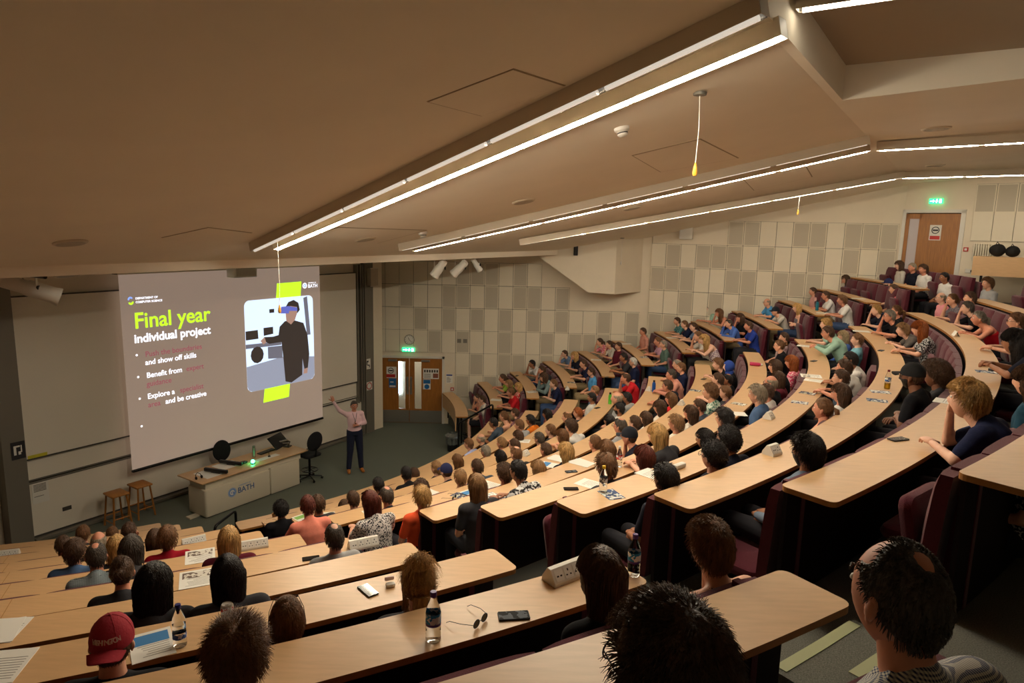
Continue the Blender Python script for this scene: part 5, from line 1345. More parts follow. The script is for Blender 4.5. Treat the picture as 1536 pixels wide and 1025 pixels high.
def AR(el,wr,mode,f=None,u=UPZ,c=.5): return (el,wr,mode,(f,u,c))
POSE={}
def getpose(nm):
    if nm in POSE: return POSE[nm]
    z=.345
    if nm=='U': P=pose_body(4,{-1:AR((-.235,.04,.27),(-.075,.26,.19),'w',(.7,.5,-.15)),1:AR((.235,.04,.27),(.08,.25,.2),'w',(-.7,.5,-.15))},nm)
    if nm=='D': P=pose_body(15,{-1:AR((-.25,.22,z-.01),(-.10,.44,z+.01),'w',(.45,.8,-.05)),1:AR((.25,.22,z-.01),(.09,.43,z+.01),'w',(-.5,.8,-.05))},nm)
    if nm=='L': P=pose_body(27,{-1:AR((-.22,.33,z),(-.055,.50,z+.05),'w',(.5,.6,.1),(0,.3,1),.9),1:AR((.22,.33,z),(.055,.50,z+.06),'w',(-.5,.6,.1),(0,.3,1),.9)},nm)
    if nm=='H': P=pose_body(23,{1:AR((.15,.42,z),(.055,.40,.575),'w',(-.3,-.15,.9),(.4,.9,.1),1.1),-1:AR((-.25,.26,z-.01),(-.02,.46,z+.01),'w',(.7,.5,0))},nm)
    if nm=='J': P=pose_body(12,{1:AR((.15,.28,z),(.07,.25,.60),'w',(-.3,-.15,.9),(.4,.9,.1),1.1),-1:AR((-.25,.16,z-.02),(-.02,.36,z+.01),'w',(.7,.5,0))},nm)
    if nm=='R': P=pose_body(-7,{-1:AR((-.235,-.0,.26),(-.075,.24,.18),'w',(.7,.5,-.15)),1:AR((.235,-.0,.26),(.08,.23,.19),'w',(-.7,.5,-.15))},nm)
    if nm=='C': P=pose_body(6,{-1:AR((-.24,.08,.29),(.03,.2,.33),'w',(1,.1,.1)),1:AR((.24,.08,.28),(-.03,.22,.30),'w',(-1,.1,.1))},nm)
    POSE[nm]=P; return P
# ---- hair
def sm(x,a,b):
    t=min(1,max(0,(x-a)/(b-a))); return t*t*(3-2*t)
def hairline(phi):  # phi 0 front .. pi back -> lowest z of hair
    K=[(0,.066),(.6,.062),(1.0,.038),(1.35,.012),(1.6,.0),(1.9,-.03),(2.4,-.062),(3.15,-.07)]
    for (a,b),(c,d) in zip(K,K[1:]):
        if a<=phi<=c: return b+(d-b)*(phi-a)/(c-a)
    return -.07
def hmask(p,style):
    phi=abs(math.atan2(p.x,p.y)); zl=hairline(phi); m=sm(p.z,zl-.006,zl+.012)
    if style=='balding': m*=1-.9*g(p.x,.042)*g(p.y+.012,.06)*sm(p.z,.07,.1)
    if style=='ring': m*=1-.97*sm(p.z,.055,.075)*sm(1.0+p.y*0,.5,1)
    if style=='baldcrop': m*=1-.9*sm(p.y,-.0,.04)*sm(p.z,.05,.08)-.75*g(p.x,.03)*g(p.y+.045,.03)*sm(p.z,.06,.09)
    return m
THK={'short':.012,'shortthick':.026,'balding':.008,'ring':.005,'baldcrop':.006,'curly':.03,'afro':.075,'tied':.01,'bun':.011,'messybun':.014,'long':.018,'longwavy':.024,'bob':.02,'spiky':.014,'cap':.006}
def hair_mesh(style,hi,seed=1):
    R=random.Random(seed); th=THK[style]; mb=MB(); V,F=ico(5 if hi else 4)
    for d in V:
        p=headpt(d); m=hmask(p,style)
        if style in('long','longwavy','bob') and abs(math.atan2(p.x,p.y))>1.15: m=max(m,sm(p.z,-.11,-.09))
        t=th*(.55+.45*sm(p.z,-.03,.09)) if style in ('short','shortthick','spiky') else th
        if style=='afro': t=th*(.7+.3*sm(p.z,-.08,.05))
        nz_=noise.noise(d*(9 if style in('curly','afro') else 5)+Vector((seed,0,0)))
        amp={'curly':.011,'afro':.013,'shortthick':.006,'spiky':.004,'longwavy':.006}.get(style,.0025)
        phi_=math.atan2(d.x,d.y)
        if style not in('curly','afro'): nz_+=1.0*noise.noise(Vector((phi_*7,d.z*2.5,seed)))
        off=-.006*(1-m)+m*(t+nz_*amp)
        if style in('short','shortthick','spiky') : off+=m*.010*sm(p.y,.03,.09)*sm(p.z,.05,.09)*(1 if style!='short' else .5)
        mb.v.append(tuple(headpt(d,off)))
    mb.f=list(F); mb.m=[0]*len(F)
    drop_=-.30 if style.startswith('long') else (-.13 if style=='bob' else None)
    if drop_:
        rows=[];n=56
        Z=[.03,0,-.04,-.08,-.12]+([-.17,-.22,-.27,drop_,drop_-.02] if drop_<-.2 else [-.135,-.14])
        for z in Z:
            t=(.03-z)/(.03-drop_); cy=-.035-.035*min(1,t*1.2); rx=.094-.012*t; ry=.070-.030*t
            if z==Z[-1]: rx*=.5; ry*=.4
            rows.append([((rx+.005*noise.noise(Vector((j*.5,z*7,seed)))+.0022*noise.noise(Vector((j*1.9,z*2,seed))))*math.cos(2*PI*j/n)+(.010*math.sin(z*38+j*.25) if style=='longwavy' else 0),cy+(ry+.005*noise.noise(Vector((j*.5,z*6,seed+4)))+.0022*noise.noise(Vector((j*1.9,z*2,seed+4))))*math.sin(2*PI*j/n),z) for j in range(n)])
        b=mb.quadgrid(rows,close_v=True); L=len(rows); mb.f.append(tuple(b+j for j in range(n))); mb.m.append(0); mb.f.append(tuple(b+(L-1)*n+j for j in reversed(range(n)))); mb.m.append(0)
    def strand(P,r0,k=3):
        n=len(P); mb.tube(P,[r0*(1-.75*(i/(n-1))**1.5) for i in range(n)],k,caps=False)
    N={'short':420,'shortthick':520,'curly':520,'afro':900,'long':420,'longwavy':420,'bob':380,'spiky':600,'balding':420,'ring':240,'baldcrop':300,'tied':260,'bun':260,'messybun':300,'cap':140}[style]
    r0=.0021
    if hi: N=int(N*6.5); r0=.0011
    crown=Vector((0,-.035,.118))
    cnt=0;tries=0
    while cnt<N and tries<N*12:
        tries+=1
        d=Vector((R.gauss(0,1),R.gauss(0,1),R.gauss(0,1))).normalized(); p=headpt(d)
        if hmask(p,style)<.55: continue
        cnt+=1
        n=Vector((p.x/.0058,p.y/.009,p.z/.0139)).normalized()
        flow=(p-crown); flow=(flow-n*flow.dot(n)); flow=flow.normalized() if flow.length>1e-3 else Vector((0,1,0))
        if style in('short','shortthick','spiky','messybun') and p.y>.0 and p.z>.05: flow=(flow+Vector((.35,.8,.1))).normalized()
        base=p+n*(th*.45)
        j=Vector((R.gauss(0,1),R.gauss(0,1),R.gauss(0,1)))*.16
        if style in('curly','afro'):
            o=p+n*(th*R.uniform(.75,1.08)); t1=n.orthogonal().normalized(); t2=n.cross(t1); rr_=.007*R.uniform(.7,1.4); ph=R.uniform(0,6.28)
            strand([tuple(o+t1*rr_*math.cos(ph+i*1.25)+t2*rr_*math.sin(ph+i*1.25)+n*(.0035*i)) for i in range(5)],r0*1.5)
            continue
        if style in('long','longwavy','bob') and (abs(math.atan2(p.x,p.y))>.9):
            Lh={'long':.34,'longwavy':.36,'bob':.15}[style]*R.uniform(.8,1.05)
            P=[];q=p+n*(th*.9);ph=R.uniform(0,6); st_=9
            for i in range(st_):
                P.append(tuple(q+Vector((math.sin(ph+i*1.1),math.cos(ph+i*.9),0))*(.008 if style=='longwavy' else .0015)))
                dd=Vector((0,0,-1)) if q.z<.03 else (flow*1.0+Vector((0,0,-.5))).normalized()
                q=q+dd*(Lh+max(0,p.z))/st_
                rr=math.hypot(q.x/.1,(q.y+.03)/.108)
                if q.z<.03 :
                    t=(.03-q.z)/.33; lim=1.0-.12*t
                    cy=-.035-.035*min(1,t*1.2); rx=.1-.012*t; ry=.078-.03*t
                    e=math.hypot(q.x/rx,(q.y-cy)/ry)
                    if e>1.06: q.x/=e/1.06; q.y=cy+(q.y-cy)/(e/1.06)
                    if e<.98 and q.y<.02: q.x*=.99/max(e,.3); q.y=cy+(q.y-cy)*.99/max(e,.3)
                else:
                    e=math.sqrt((q.x/(.076+th))**2+(q.y/(.097+th))**2+(q.z/(.118+th))**2)
                    q=q/e*1.02
            strand(P,r0*(1.7 if hi else 1.3)); continue
        Ls={'short':.026,'shortthick':.05,'spiky':.05,'balding':.022,'ring':.014,'baldcrop':.014,'tied':.06,'bun':.06,'messybun':.06,'cap':.02,'long':.07,'longwavy':.07,'bob':.06}[style]*R.uniform(.6,1.2)
        if hi and style in('short','shortthick','baldcrop'): Ls*=.8
        up={'short':.12,'shortthick':.12,'spiky':.75,'messybun':.35,'balding':.15,'baldcrop':.2}.get(style,.1)
        if style in('tied','bun','messybun'): flow=(Vector((0,-.1,.05))-p); flow=(flow-n*flow.dot(n)).normalized()
        P=[];q=base
        for i in range(4):
            P.append(tuple(q)); dirn=(flow+n*(up*(1-.5*i/3))+j).normalized(); q=q+dirn*Ls/3
            if style in('short','shortthick','baldcrop','balding','ring','tied','bun','long','longwavy','bob'):
                e=math.sqrt((q.x/(.078+th))**2+(q.y/(.099+th))**2+(q.z/(.12+th))**2)
                lim_=1.10 if style=='shortthick' else 1.05
                if e>lim_: q=q/e*lim_
                if e<1: q=q/e
        strand(P,r0*1.25)
    def ball(c,r,nn):
        mb.ell(c,(r,r*.9,r*.85),14,10)
        for _ in range(nn):
            a=R.uniform(0,6.28);ph=R.uniform(.2,2.9); ax=Vector((R.gauss(0,1),R.gauss(0,1),R.gauss(0,1))).normalized(); v=ax.orthogonal().normalized()*r*1.04; P=[]
            for i in range(5): P.append(tuple(Vector(c)+(Matrix.Rotation(i*.35,3,ax)@v)))
            strand(P,r0*1.6)
    if style=='bun': ball((0,-.125,.045),.042,60 if not hi else 200)
    if style=='messybun':
        ball((0,-.045,.145),.05,80 if not hi else 260)
        for _ in range(60 if not hi else 220):
            v=Vector((R.gauss(0,1),R.gauss(0,.7),abs(R.gauss(0,1)))).normalized(); s0=Vector((0,-.045,.14))+v*.04; P=[tuple(s0+v*.02*i+Vector((0,0,-.006*i*i)) +Vector((R.gauss(0,1),R.gauss(0,1),R.gauss(0,1)))*.006) for i in range(5)]; strand(P,r0*1.2)
        for s in (-1,1): 
            for _ in range(12 if not hi else 50): x=s*R.uniform(.06,.085); strand([(x,-.02+R.gauss(0,.03),.0),(x*1.05,-.03,-.05),(x*1.02+R.gauss(0,.01),-.04,-.1),(x*.95,-.05,-.16)],r0*1.2)
        mb.tube([(0,-.09,-.02),(0,-.10,-.07),(0,-.09,-.14),(0,-.085,-.19)],[.05,.055,.045,.015],10)
    if style=='tied':
        for i in range(40 if not hi else 160):
            x=R.gauss(0,.010);y_=R.gauss(0,.01); strand([(x*.5,-.108+y_*.4,.03),(x,-.135+y_,.02),(x*1.5,-.145+y_,-.04),(x*1.6,-.14+y_,-.11),(x*1.2,-.13+y_,-.17)],r0*2)
        mb.tube([(0,-.1,.03),(0,-.135,.02),(0,-.145,-.04),(0,-.14,-.11),(0,-.13,-.16)],[.014,.018,.02,.015,.004],8)
    return mb.mesh('hair_'+style+('_fine' if hi else ''),[hairmat('br')],ang=60)
HAIR={}
def gethair(style,hi,seed=1):
    k=(style,hi,seed)
    if k not in HAIR: HAIR[k]=hair_mesh(style,hi,seed)
    return HAIR[k]
def cap_mesh():
    mb=MB(); rows=[]
    for i in range(9):
        t=i/8*PI/2*1.08; rows.append([( .088*math.sin(t)*math.cos(2*PI*j/24),.108*math.sin(t)*math.sin(2*PI*j/24)-.004,.028+.112*math.cos(t)) for j in range(24)])
    mb.quadgrid(rows,close_v=True)
    rows=[]
    for i in range(6):
        v=i/5; rows.append([(.078*math.sin(a)*(1-.12*v),.085+.075*v*math.cos(a)**.5+.016*math.cos(a),.035-.012*v-.018*math.sin(abs(a))**2) for a in [(-1.35+2.7*j/12) for j in range(13)]])
    mb.quadgrid(rows); r2=[[(x,y,z-.005) for x,y,z in r] for r in rows]; mb.quadgrid(r2)
    mb.ell((0,-.004,.14),(.008,.008,.005),10,6)
    for j in range(6):
        a=j*PI/3; mb.tube([(.0885*math.sin(t)*math.cos(a),.1085*math.sin(t)*math.sin(a)-.004,.0285+.1125*math.cos(t)) for t in [k*.26 for k in range(7)]],.0009,4)
    return mb.mesh('cap',[M_text])
CAPM=cap_mesh()
def glasses_mesh(sun=False):
    mb=MB()
    for s in (-1,1):
        mb.tube([(s*.032+.024*math.cos(t),.104,.010+.019*math.sin(t)) for t in [i*2*PI/18 for i in range(19)]],.0017,5,0,caps=False)
        mb.tube([(s*.056,.102,.014),(s*.078,.05,.014),(s*.084,-.01,.010),(s*.083,-.03,-.004)],.0016,5)
        if sun: mb.face([(s*.032+.023*math.cos(t),.1035,.010+.018*math.sin(t)) for t in [i*2*PI/16 for i in range(16)]],1)
    mb.tube([(-.008,.107,.014),(.008,.107,.014)],.0016,5)
    return mb.mesh('glasses',[M_black,mat('sun_lens',(30,34,30),.08)])
GL={0:glasses_mesh(),1:glasses_mesh(True)}
def shell_mesh(fn,name,sub=4):
    V,F=ico(sub); mb=MB()
    for d in V:
        p=headpt(d); mb.v.append(tuple(headpt(d,fn(p,d))))
    mb.f=F; mb.m=[0]*len(F); return mb.mesh(name,[hairmat('black')],ang=60)
BEARD=shell_mesh(lambda p,d: -.006+(.012+.003*noise.noise(d*20))*sm(-.02-p.z+.35*max(0,abs(p.x)-.04),0,.012)*sm(p.y,.0,.03)*(1-g(p.x,.022)*g(p.z+.058,.012)),'beard')
def scarf_mesh():
    mb=MB(); V,F=ico(4)
    for d in V:
        p=headpt(d); face=sm(p.y,.045,.07)*sm(.052-abs(p.x),0,.01)*sm(.06-p.z,0,.015)*sm(p.z+.1,0,.015)
        mb.v.append(tuple(headpt(d,.018*(1-face)-.008*face)))
    mb.f=F; mb.m=[0]*len(F)
    mb.tube([(0,-.02,-.08),(0,-.025,-.14),(0,-.02,-.2),(0,-.015,-.24)],[(.085,.08),(.09,.085),(.14,.11),(.17,.12)],16)
    return mb.mesh('scarf',[M_text])
TC={'salmon':(232,140,120),'offwhite':(206,200,190),'lime':(176,214,92),'olive':(96,96,60),'red':(196,34,42),'white':(226,224,220),'whitet':(222,220,214),'charcoal':(58,58,62),'tealgrey':(122,142,144),'navy':(30,36,66),'navyd':(30,32,46),'steel':(112,136,172),'sky':(84,156,212),'slate':(68,80,94),'grey':(140,140,140),'greyl':(166,168,170),'orange':(226,120,36),'dkgreen':(52,84,66),'lavender':(170,182,226),'black':(24,24,28),'cream':(222,208,180),'creamy':(228,220,204),'orangered':(238,92,52),'burgundy':(96,30,44),'peach':(214,150,132),'pinklav':(208,160,182),'greenslate':(84,108,100),'seafoam':(160,196,178),'bluec':(76,110,188),'royal':(40,62,150),'skyteal':(124,180,196),'greybrown':(104,98,94),'pink':(228,120,134),'azure':(24,96,158),'redt':(178,22,34),'tealdk':(36,70,88),'denim':(84,112,152),'rosy':(160,70,92),'hoodie':(110,122,140),'crimson':(160,22,40),'cape':(0,0,0)}
def topmat(c):
    P={'redfloral':('blotch',(206,40,44),(236,190,170),22),'pinkfloral':('blotch',(216,70,110),(240,200,200),24),'tealfloral':('blotch',(40,110,118),(120,170,172),26),'floralgreen':('blotch',(206,220,206),(70,130,110),20),'floralpink':('blotch',(232,214,214),(120,84,120),26),'floraldark':('dots',(36,36,48),(220,214,210),34),'greyfloral':('blotch',(130,122,128),(86,80,92),26),'pinkcheck':('check',(216,120,118),(238,206,196),26),'pinkstripe':('stripe',(226,92,112),(240,196,200),30),'purplestripe':('stripe',(84,48,110),(150,110,168),14),'plaid':('check',(120,60,70),(190,180,180),14),'blackwhite':('blotch',(30,30,34),(200,200,200),34),'printwhite':('blotch',(226,226,224),(30,30,32),16),'checkgreen':('check',(176,190,196),(84,104,110),26),'checkblue':('check',(216,214,198),(44,62,104),30)}
    if c in P:
        k,a,b,s=P[c]; return patmat('cloth_'+c,k,a,b,scale=s*1.7)
    return mat('cloth_'+c,TC[c],.9,nz=.05,nscale=30,bump=.15,bscale=90,spec=.2)
TW={'offwhite':'off-white','lime':'lime green','navyd':'dark navy','whitet':'white','tealgrey':'grey-teal','greyl':'light grey','dkgreen':'dark green','creamy':'cream','orangered':'orange-red','pinklav':'pale pink','greenslate':'grey-green','bluec':'blue','royal':'royal blue','skyteal':'pale blue','greybrown':'grey-brown','redt':'red','tealdk':'dark teal','hoodie':'grey-blue hooded','redfloral':'red patterned','pinkfloral':'pink patterned','tealfloral':'teal patterned','floralgreen':'green-white patterned','floralpink':'pale patterned','floraldark':'speckled dark','greyfloral':'grey patterned','pinkcheck':'pink checked','pinkstripe':'pink striped','purplestripe':'purple striped','plaid':'plaid','blackwhite':'black-white patterned','printwhite':'black-printed white','checkgreen':'grey checked','checkblue':'blue checked','slate':'slate grey','steel':'steel blue','sky':'sky blue','pink':'pink'}
TN={'t':'T-shirt','s':'long-sleeved top','v':'sleeveless top','c':'shirt'}
HW={'br':'brown','dkbr':'dark brown','ltbr':'light brown','blond':'blond','dkgrey':'dark grey','greyw':'grey','redbr':'reddish brown','blondgrey':'ash blonde'}
SW={'short':'short {} hair','shortthick':'thick short {} hair','balding':'thinning {} hair','baldcrop':'cropped balding {} hair','curly':'curly {} hair','afro':'bushy curly {} hair','tied':'tied-back {} hair','bun':'{} hair bun','messybun':'messy {} hair bun','long':'long {} hair','longwavy':'long wavy {} hair','bob':'{} bobbed hair','spiky':'spiky {} hair','bald':'bald head','scarf':'blue headscarf'}
from collections import defaultdict
GRP=defaultdict(list)
for i,p in enumerate(PP): GRP[(p[0],int(p[1]))].append(i)
RANK={}
for key,L in GRP.items():
    L.sort(key=lambda i: float(PP[i][2]),reverse=(key[0]=='N'))
    for r,i in enumerate(L): RANK[i]=r+1
CAPC={'navycap':((30,38,84),'navy cap'),'darkcap':((24,28,40),'dark cap'),'blackcap':((20,20,22),'black cap'),'redcap':((160,30,46),'red baseball cap')}
SCARF=None
def person(i,p):
    global SCARF
    blk,k,a,o,zh=p[0],int(p[1]),float(p[2]),float(p[3]),float(p[4]); px=float(p[5])
    hs,hc,top,tcol,ps,ex=p[6:12]
    R=random.Random(i*13+5)
    known=not tcol.startswith('?'); tcol=tcol.lstrip('?')
    if ps in('H','K'): pose='H' if o<.25 or ps=='K' else 'J'
    elif ps=='C': pose='C'
    elif ps=='X': pose='U'
    elif o<.17: pose='L'
    elif o<.29: pose='D'
    elif o<.42: pose='U'
    else: pose='R'
    P=getpose(pose); h=P['head']; seatz=ZD[k]-.30
    s=min(1.07,max(.93,(zh-seatz)/h.z))
    c=CEN[blk][k]; hx,hy,_=on(c,Rk[k]+o,a)
    yaw=a+PI/2+R.uniform(-.16,.16)   # facing the centre
    if ps=='K': yaw-=.1
    fx,fy=-math.sin(yaw),math.cos(yaw)
    loc=(hx-fx*h.y*s,hy-fy*h.y*s,zh-h.z*s)
    body=bpy.data.objects.new('person',P['body']); C.objects.link(body); body.location=loc; body.rotation_euler=(0,0,yaw); body.scale=(s*R.uniform(.94,1.04),s,s)
    sk='light'
    if hc=='black': sk='tan'
    if hs=='afro' or ex=='beard' and hc=='blackcap': sk='brown'
    if i in (36,75,77): sk='light'
    if sk=='light': sk=R.choice(['light','light','pale','ruddy'])
    hcol=hc if hc in HC else ('dkbr' if hs!='bald' else 'grey')
    for idx,m in ((0,SKIN[sk]),(1,hairmat(hcol))):
        body.material_slots[idx].link='OBJECT'; body.material_slots[idx].material=m
    # label
    if hs=='cap': hp=CAPC[hc][1]
    else: hp=SW[hs].format(HW.get(hc,hc))
    tp=' and %s %s'%(TW.get(tcol,tcol),TN[top]) if known else ''
    exw={'glasses':'bespectacled ','beard':'bearded ','sunglasses':'sunglassed '}.get(ex,'')
    pos={'M':'from lower stairs','F':'from upper stairs','N':'from the stairs'}[blk]
    rk=rn(blk,k)
    lab='%sperson with %s%s, %s %s, %s block %s row'%(exw,hp,tp,ORD[RANK[i]],pos,BN[blk],rk)
    if len(lab.split())>16: lab=lab.replace(exw,'') if exw else lab
    if len(lab.split())>16: lab=lab.replace(' T-shirt',' top').replace(' patterned','').replace('dark brown','brown').replace('thick short','thick').replace('reddish brown','reddish')
    if len(lab.split())>16: lab=lab.replace(' and ',', ').replace('from lower stairs','from stairs').replace('from upper stairs','from stairs').replace('from the stairs','from stairs')
    if len(lab.split())>16: lab=' '.join(lab.replace(' block','').split()[:16])
    tag(body,lab,'person','seated audience of the %s block'%BN[blk])
    def kid(me,name,m=None,slot=0,loc=(0,0,0)):
        q=bpy.data.objects.new(name,me); C.objects.link(q); q.parent=body; q.location=loc
        if m: q.material_slots[slot].link='OBJECT'; q.material_slots[slot].material=m
        return q
    tm=topmat(tcol); tt={'c':'t'}.get(top,top)
    if not P.get('m_'+tt):
        me=P[tt]; me.materials.clear(); me.materials.append(M_text); P['m_'+tt]=me
    sh=kid(P['m_'+tt],{'t':'t_shirt','s':'long_sleeved_top','v':'sleeveless_top'}[tt] if top!='c' else 'shirt',tm)
    if top=='c' or (tt=='s' and R.random()<.3):
        if 'collm' not in P: P['collm']=P['collar'].mesh('collar',[M_text])
        q=kid(P['collm'],'collar',tm); q.parent=sh
    shorts=ex=='shorts'
    tr=kid(P['shorts' if shorts else 'trousers'],'shorts' if shorts else 'trousers',MC[R.choice(['cloth_jeans','cloth_dark','cloth_darker','cloth_khaki']) if blk=='F' else 'cloth_dark'])
    hl=tuple(h)
    hi=(blk=='N' and k>=7) or (blk=='M' and k>=9)
    if hs not in('bald','scarf'):
        st=hs; me=gethair(st,hi,1+(i%3 if not hi else i%2)); kid(me,'hair',hairmat(hcol),loc=hl)
    if hs=='bald' : 
        kid(gethair('ring',False,1),'hair',hairmat('greyw'),loc=hl)
    if hs=='scarf':
        SCARF=SCARF or scarf_mesh(); kid(SCARF,'headscarf',mat('cloth_scarf',(40,70,150),.9),loc=hl)
    if hs=='cap':
        q=kid(CAPM,'cap',mat('cap_'+hc,CAPC[hc][0],.85,bump=.2,bscale=80),loc=hl)
        if hc=='redcap':
            q['label']='red baseball cap lettered WASHINGTON, worn back to front'
            q.rotation_euler=(0,0,PI); S_='WASHINGTON'
            for n_,ch in enumerate(S_):
                t=-.66+1.32*(n_+.5)/len(S_)
                M=Matrix.Rotation(PI,4,'Z')@Matrix.Translation((.083*math.sin(t),-.1045*math.cos(t),.062))@Matrix.Rotation(t*1.12,4,'Z')@Matrix.Rotation(-.28,4,'X')
                txt(ch,.031,M,-.008,0,-.002,mat('cap_lettering',(206,170,160),.8),q,bold=.0006,name='cap_lettering',sx=.9)
    if ex in('glasses','sunglasses'): q=kid(GL[ex=='sunglasses'],'glasses',loc=hl)
    if ex=='sunhead': q=kid(GL[1],'sunglasses',loc=hl); q.rotation_euler=(.72,0,0); q.scale=(1.12,1.16,1.2)
    if ex=='beard' : kid(BEARD,'beard',hairmat('black'),loc=hl)
    return body
mat('cloth_jeans',(52,74,112),.9);mat('cloth_dark',(30,30,38),.9);mat('cloth_darker',(22,22,26),.9);mat('cloth_khaki',(150,130,96),.9)
for i,p in enumerate(PP): person(i,p)
print('PEOPLE',len(PP))
# ---------------------------------------------------------------- presenter
def presenter():
    H=.93 # hip height: local origin at the feet
    def knees(s): return (Vector((s*.12,.03,-.40)),Vector((s*.15,-.01,-.82)),Vector((s*.17,.12,-.885)))
    # reuse pose_body with pelvis lifted: seat-local z 0 equals H
    arms={1:AR((.36,.06,.66),(.50,.10,.90),'w',(.25,.05,.95),(0,1,0),.25),-1:AR((-.26,-.02,.28),(-.06,.19,.30),'w',(.8,.3,.1),(0,1,.3),.5)}
    P=pose_body(-2,arms,'presenter',knees)
    o=bpy.data.objects.new('person',P['body']); C.objects.link(o); o.location=(-3.78,16.0,H-.0+.0); yaw=PI+.42; o.rotation_euler=(0,0,yaw)
    for idx,m in ((0,SKIN['ruddy']),(1,hairmat('dkgrey'))): o.material_slots[idx].link='OBJECT'; o.material_slots[idx].material=m
    tag(o,'presenter in pale pink shirt and navy trousers, standing with one arm raised to the screen','person')
    def kid(me,name,m=None,loc=(0,0,0)):
        if m and not len(me.materials): me.materials.append(m)
        q=bpy.data.objects.new(name,me); C.objects.link(q); q.parent=o; q.location=loc
        if m: q.material_slots[0].link='OBJECT'; q.material_slots[0].material=m
        return q
    pk=mat('cloth_palepink',(236,200,208),.85)
    sh=kid(P['s'],'shirt',pk); c_=P['collar'].mesh('collar',[pk]); q=kid(c_,'collar',pk); q.parent=sh
    t=kid(P['trousers'],'trousers',mat('cloth_navytrouser',(26,32,58),.85)); t.material_slots[1].link='OBJECT'; t.material_slots[1].material=mat('shoe_tan',(186,112,44),.5)
    kid(gethair('short',False,1),'hair',hairmat('dkgrey'),tuple(P['head'])); kid(GL[0],'glasses',None,tuple(P['head']))
    mb=MB(); mb.tube([(-.05,.06,.57),(-.02,.115,.45),(0,.125,.34)],.005,6); mb.tube([(.05,.06,.57),(.02,.115,.45),(0,.125,.34)],.005,6); mb.box(-.012,.012,.12,.14,.29,.35); kid(mb.mesh('lanyard',[M_black]),'lanyard')
    mb=MB(); mb.tube([(-.09+.03*math.cos(t)*.9,.17+.03*math.sin(t),.30+.01*math.cos(t)) for t in [i*2*PI/12 for i in range(13)]],.009,6); kid(mb.mesh('wristwatch',[M_black]),'wristwatch')
presenter()
# person at the raised side table (right edge)
P=getpose('D')
o=bpy.data.objects.new('person',P['body']); C.objects.link(o); o.location=(12.25,15.35,FLOORZ[12]+.62); o.rotation_euler=(0,0,PI-.6)
tag(o,'person with long dark hair seated behind the raised side table, right edge','person')
for me,nm,m,lc in ((P['m_t'] if 'm_t' in P else P['t'],'t_shirt',topmat('black'),(0,0,0)),(P['trousers'],'trousers',MC['cloth_dark'],(0,0,0)),(gethair('longwavy',False,1),'hair',hairmat('dkbr'),tuple(P['head']))):
    q=bpy.data.objects.new(nm,me); C.objects.link(q); q.parent=o; q.location=lc; q.material_slots[0].link='OBJECT'; q.material_slots[0].material=m
# ---------------------------------------------------------------- things on the desks
IT=[l.split() for l in ITEMS.strip().split('\n')]
KN={'power':'socket_box','bottle':'water_bottle','can':'drink_can','phone':'mobile_phone','shades':'sunglasses','pods':'earbud_case','cup':'paper_cup','paper':'paper'}
def itkind(t,v):
    if t=='paper': return {'white':'paper_sheets','blue':'leaflet','green':'leaflet','news':'newspaper','mag':'brochure','tent':'folded_card','redcase':'glasses_case','wallet':'wallet','pinkflask':'drink_flask'}[v]
    if t=='power' and v=='case': return 'glasses_case'
    return KN[t]
cnt=defaultdict(list)
for n_,it in enumerate(IT): cnt[(it[2],it[3],itkind(it[0],it[1]))].append((float(it[4]),n_))
RK={}
for key,L in cnt.items():
    L.sort(reverse=(key[0]=='N'))
    for r,(a_,n_) in enumerate(L): RK[n_]=(r+1,len(L))
M_clear=mat('bottle_plastic',(248,250,252),.04,trans=1,ior=1.06,spec=.8); M_water=mat('water',(246,250,252),.0,trans=1,ior=1.12)
M_print=[patmat('print_%d'%i,'blotch',a,b,scale=s) for i,(a,b,s) in enumerate((((228,228,224),(70,80,120),30),((60,80,120),(210,214,210),22),((220,216,204),(110,96,86),24),((70,70,96),(190,190,170),18)))]
def socket_box(r,L,n):
    mb=MB(); prof=[(-.055,0),(.055,0),(.055,.018),(.012,.082),(-.012,.086),(-.05,.03)]
    pr=[(-L/2,),(L/2,)]; rows=[[(x,y,z) for y,z in prof] for x in (-L/2,-L/2+.006,L/2-.006,L/2)]
    b=mb.quadgrid(rows,close_v=True); m=len(prof); mb.f.append(tuple(b+i for i in range(m))); mb.m.append(0); mb.f.append(tuple(b+3*m+i for i in reversed(range(m)))); mb.m.append(0)
    mb.build('case',M_white,r,ang=20)
    A0=Vector((0,.055,.018));B0=Vector((0,.012,.082)); t=(A0-B0); nn=Vector((0,t.z*-1,t.y)).normalized()
    if nn.z<0: nn=-nn
    # sloping socket face turned to the sitters
    X=Vector((1,0,0)); Y=(B0-A0).normalized(); N=X.cross(Y); 
    if N.y<0: N=-N
    Mx=Matrix(((1,Y.x,N.x,0),(0,Y.y,N.y,A0.y),(0,Y.z,N.z,A0.z),(0,0,0,1)))
    w=L/(n+.3)
    for i in range(n):
        cx=-L/2+w*(i+.65)
        mb=MB(); mb.box(cx-w*.42,cx+w*.42,.01,.068,.0006,.002,M=Mx); f=mb.build('socket_plate',M_paper,r,smooth=False)
        mb=MB()
        if i==n-1: [mb.box(cx-.018+.022*j,cx-.006+.022*j,.03,.038,.002,.0026,M=Mx) for j in (0,1)]
        else: mb.box(cx-.004,cx+.004,.046,.058,.002,.0026,M=Mx); mb.box(cx-.018,cx-.008,.024,.031,.002,.0026,M=Mx); mb.box(cx+.008,cx+.018,.024,.031,.002,.0026,M=Mx)
        mb.build('socket_hole',M_text,f,smooth=False)
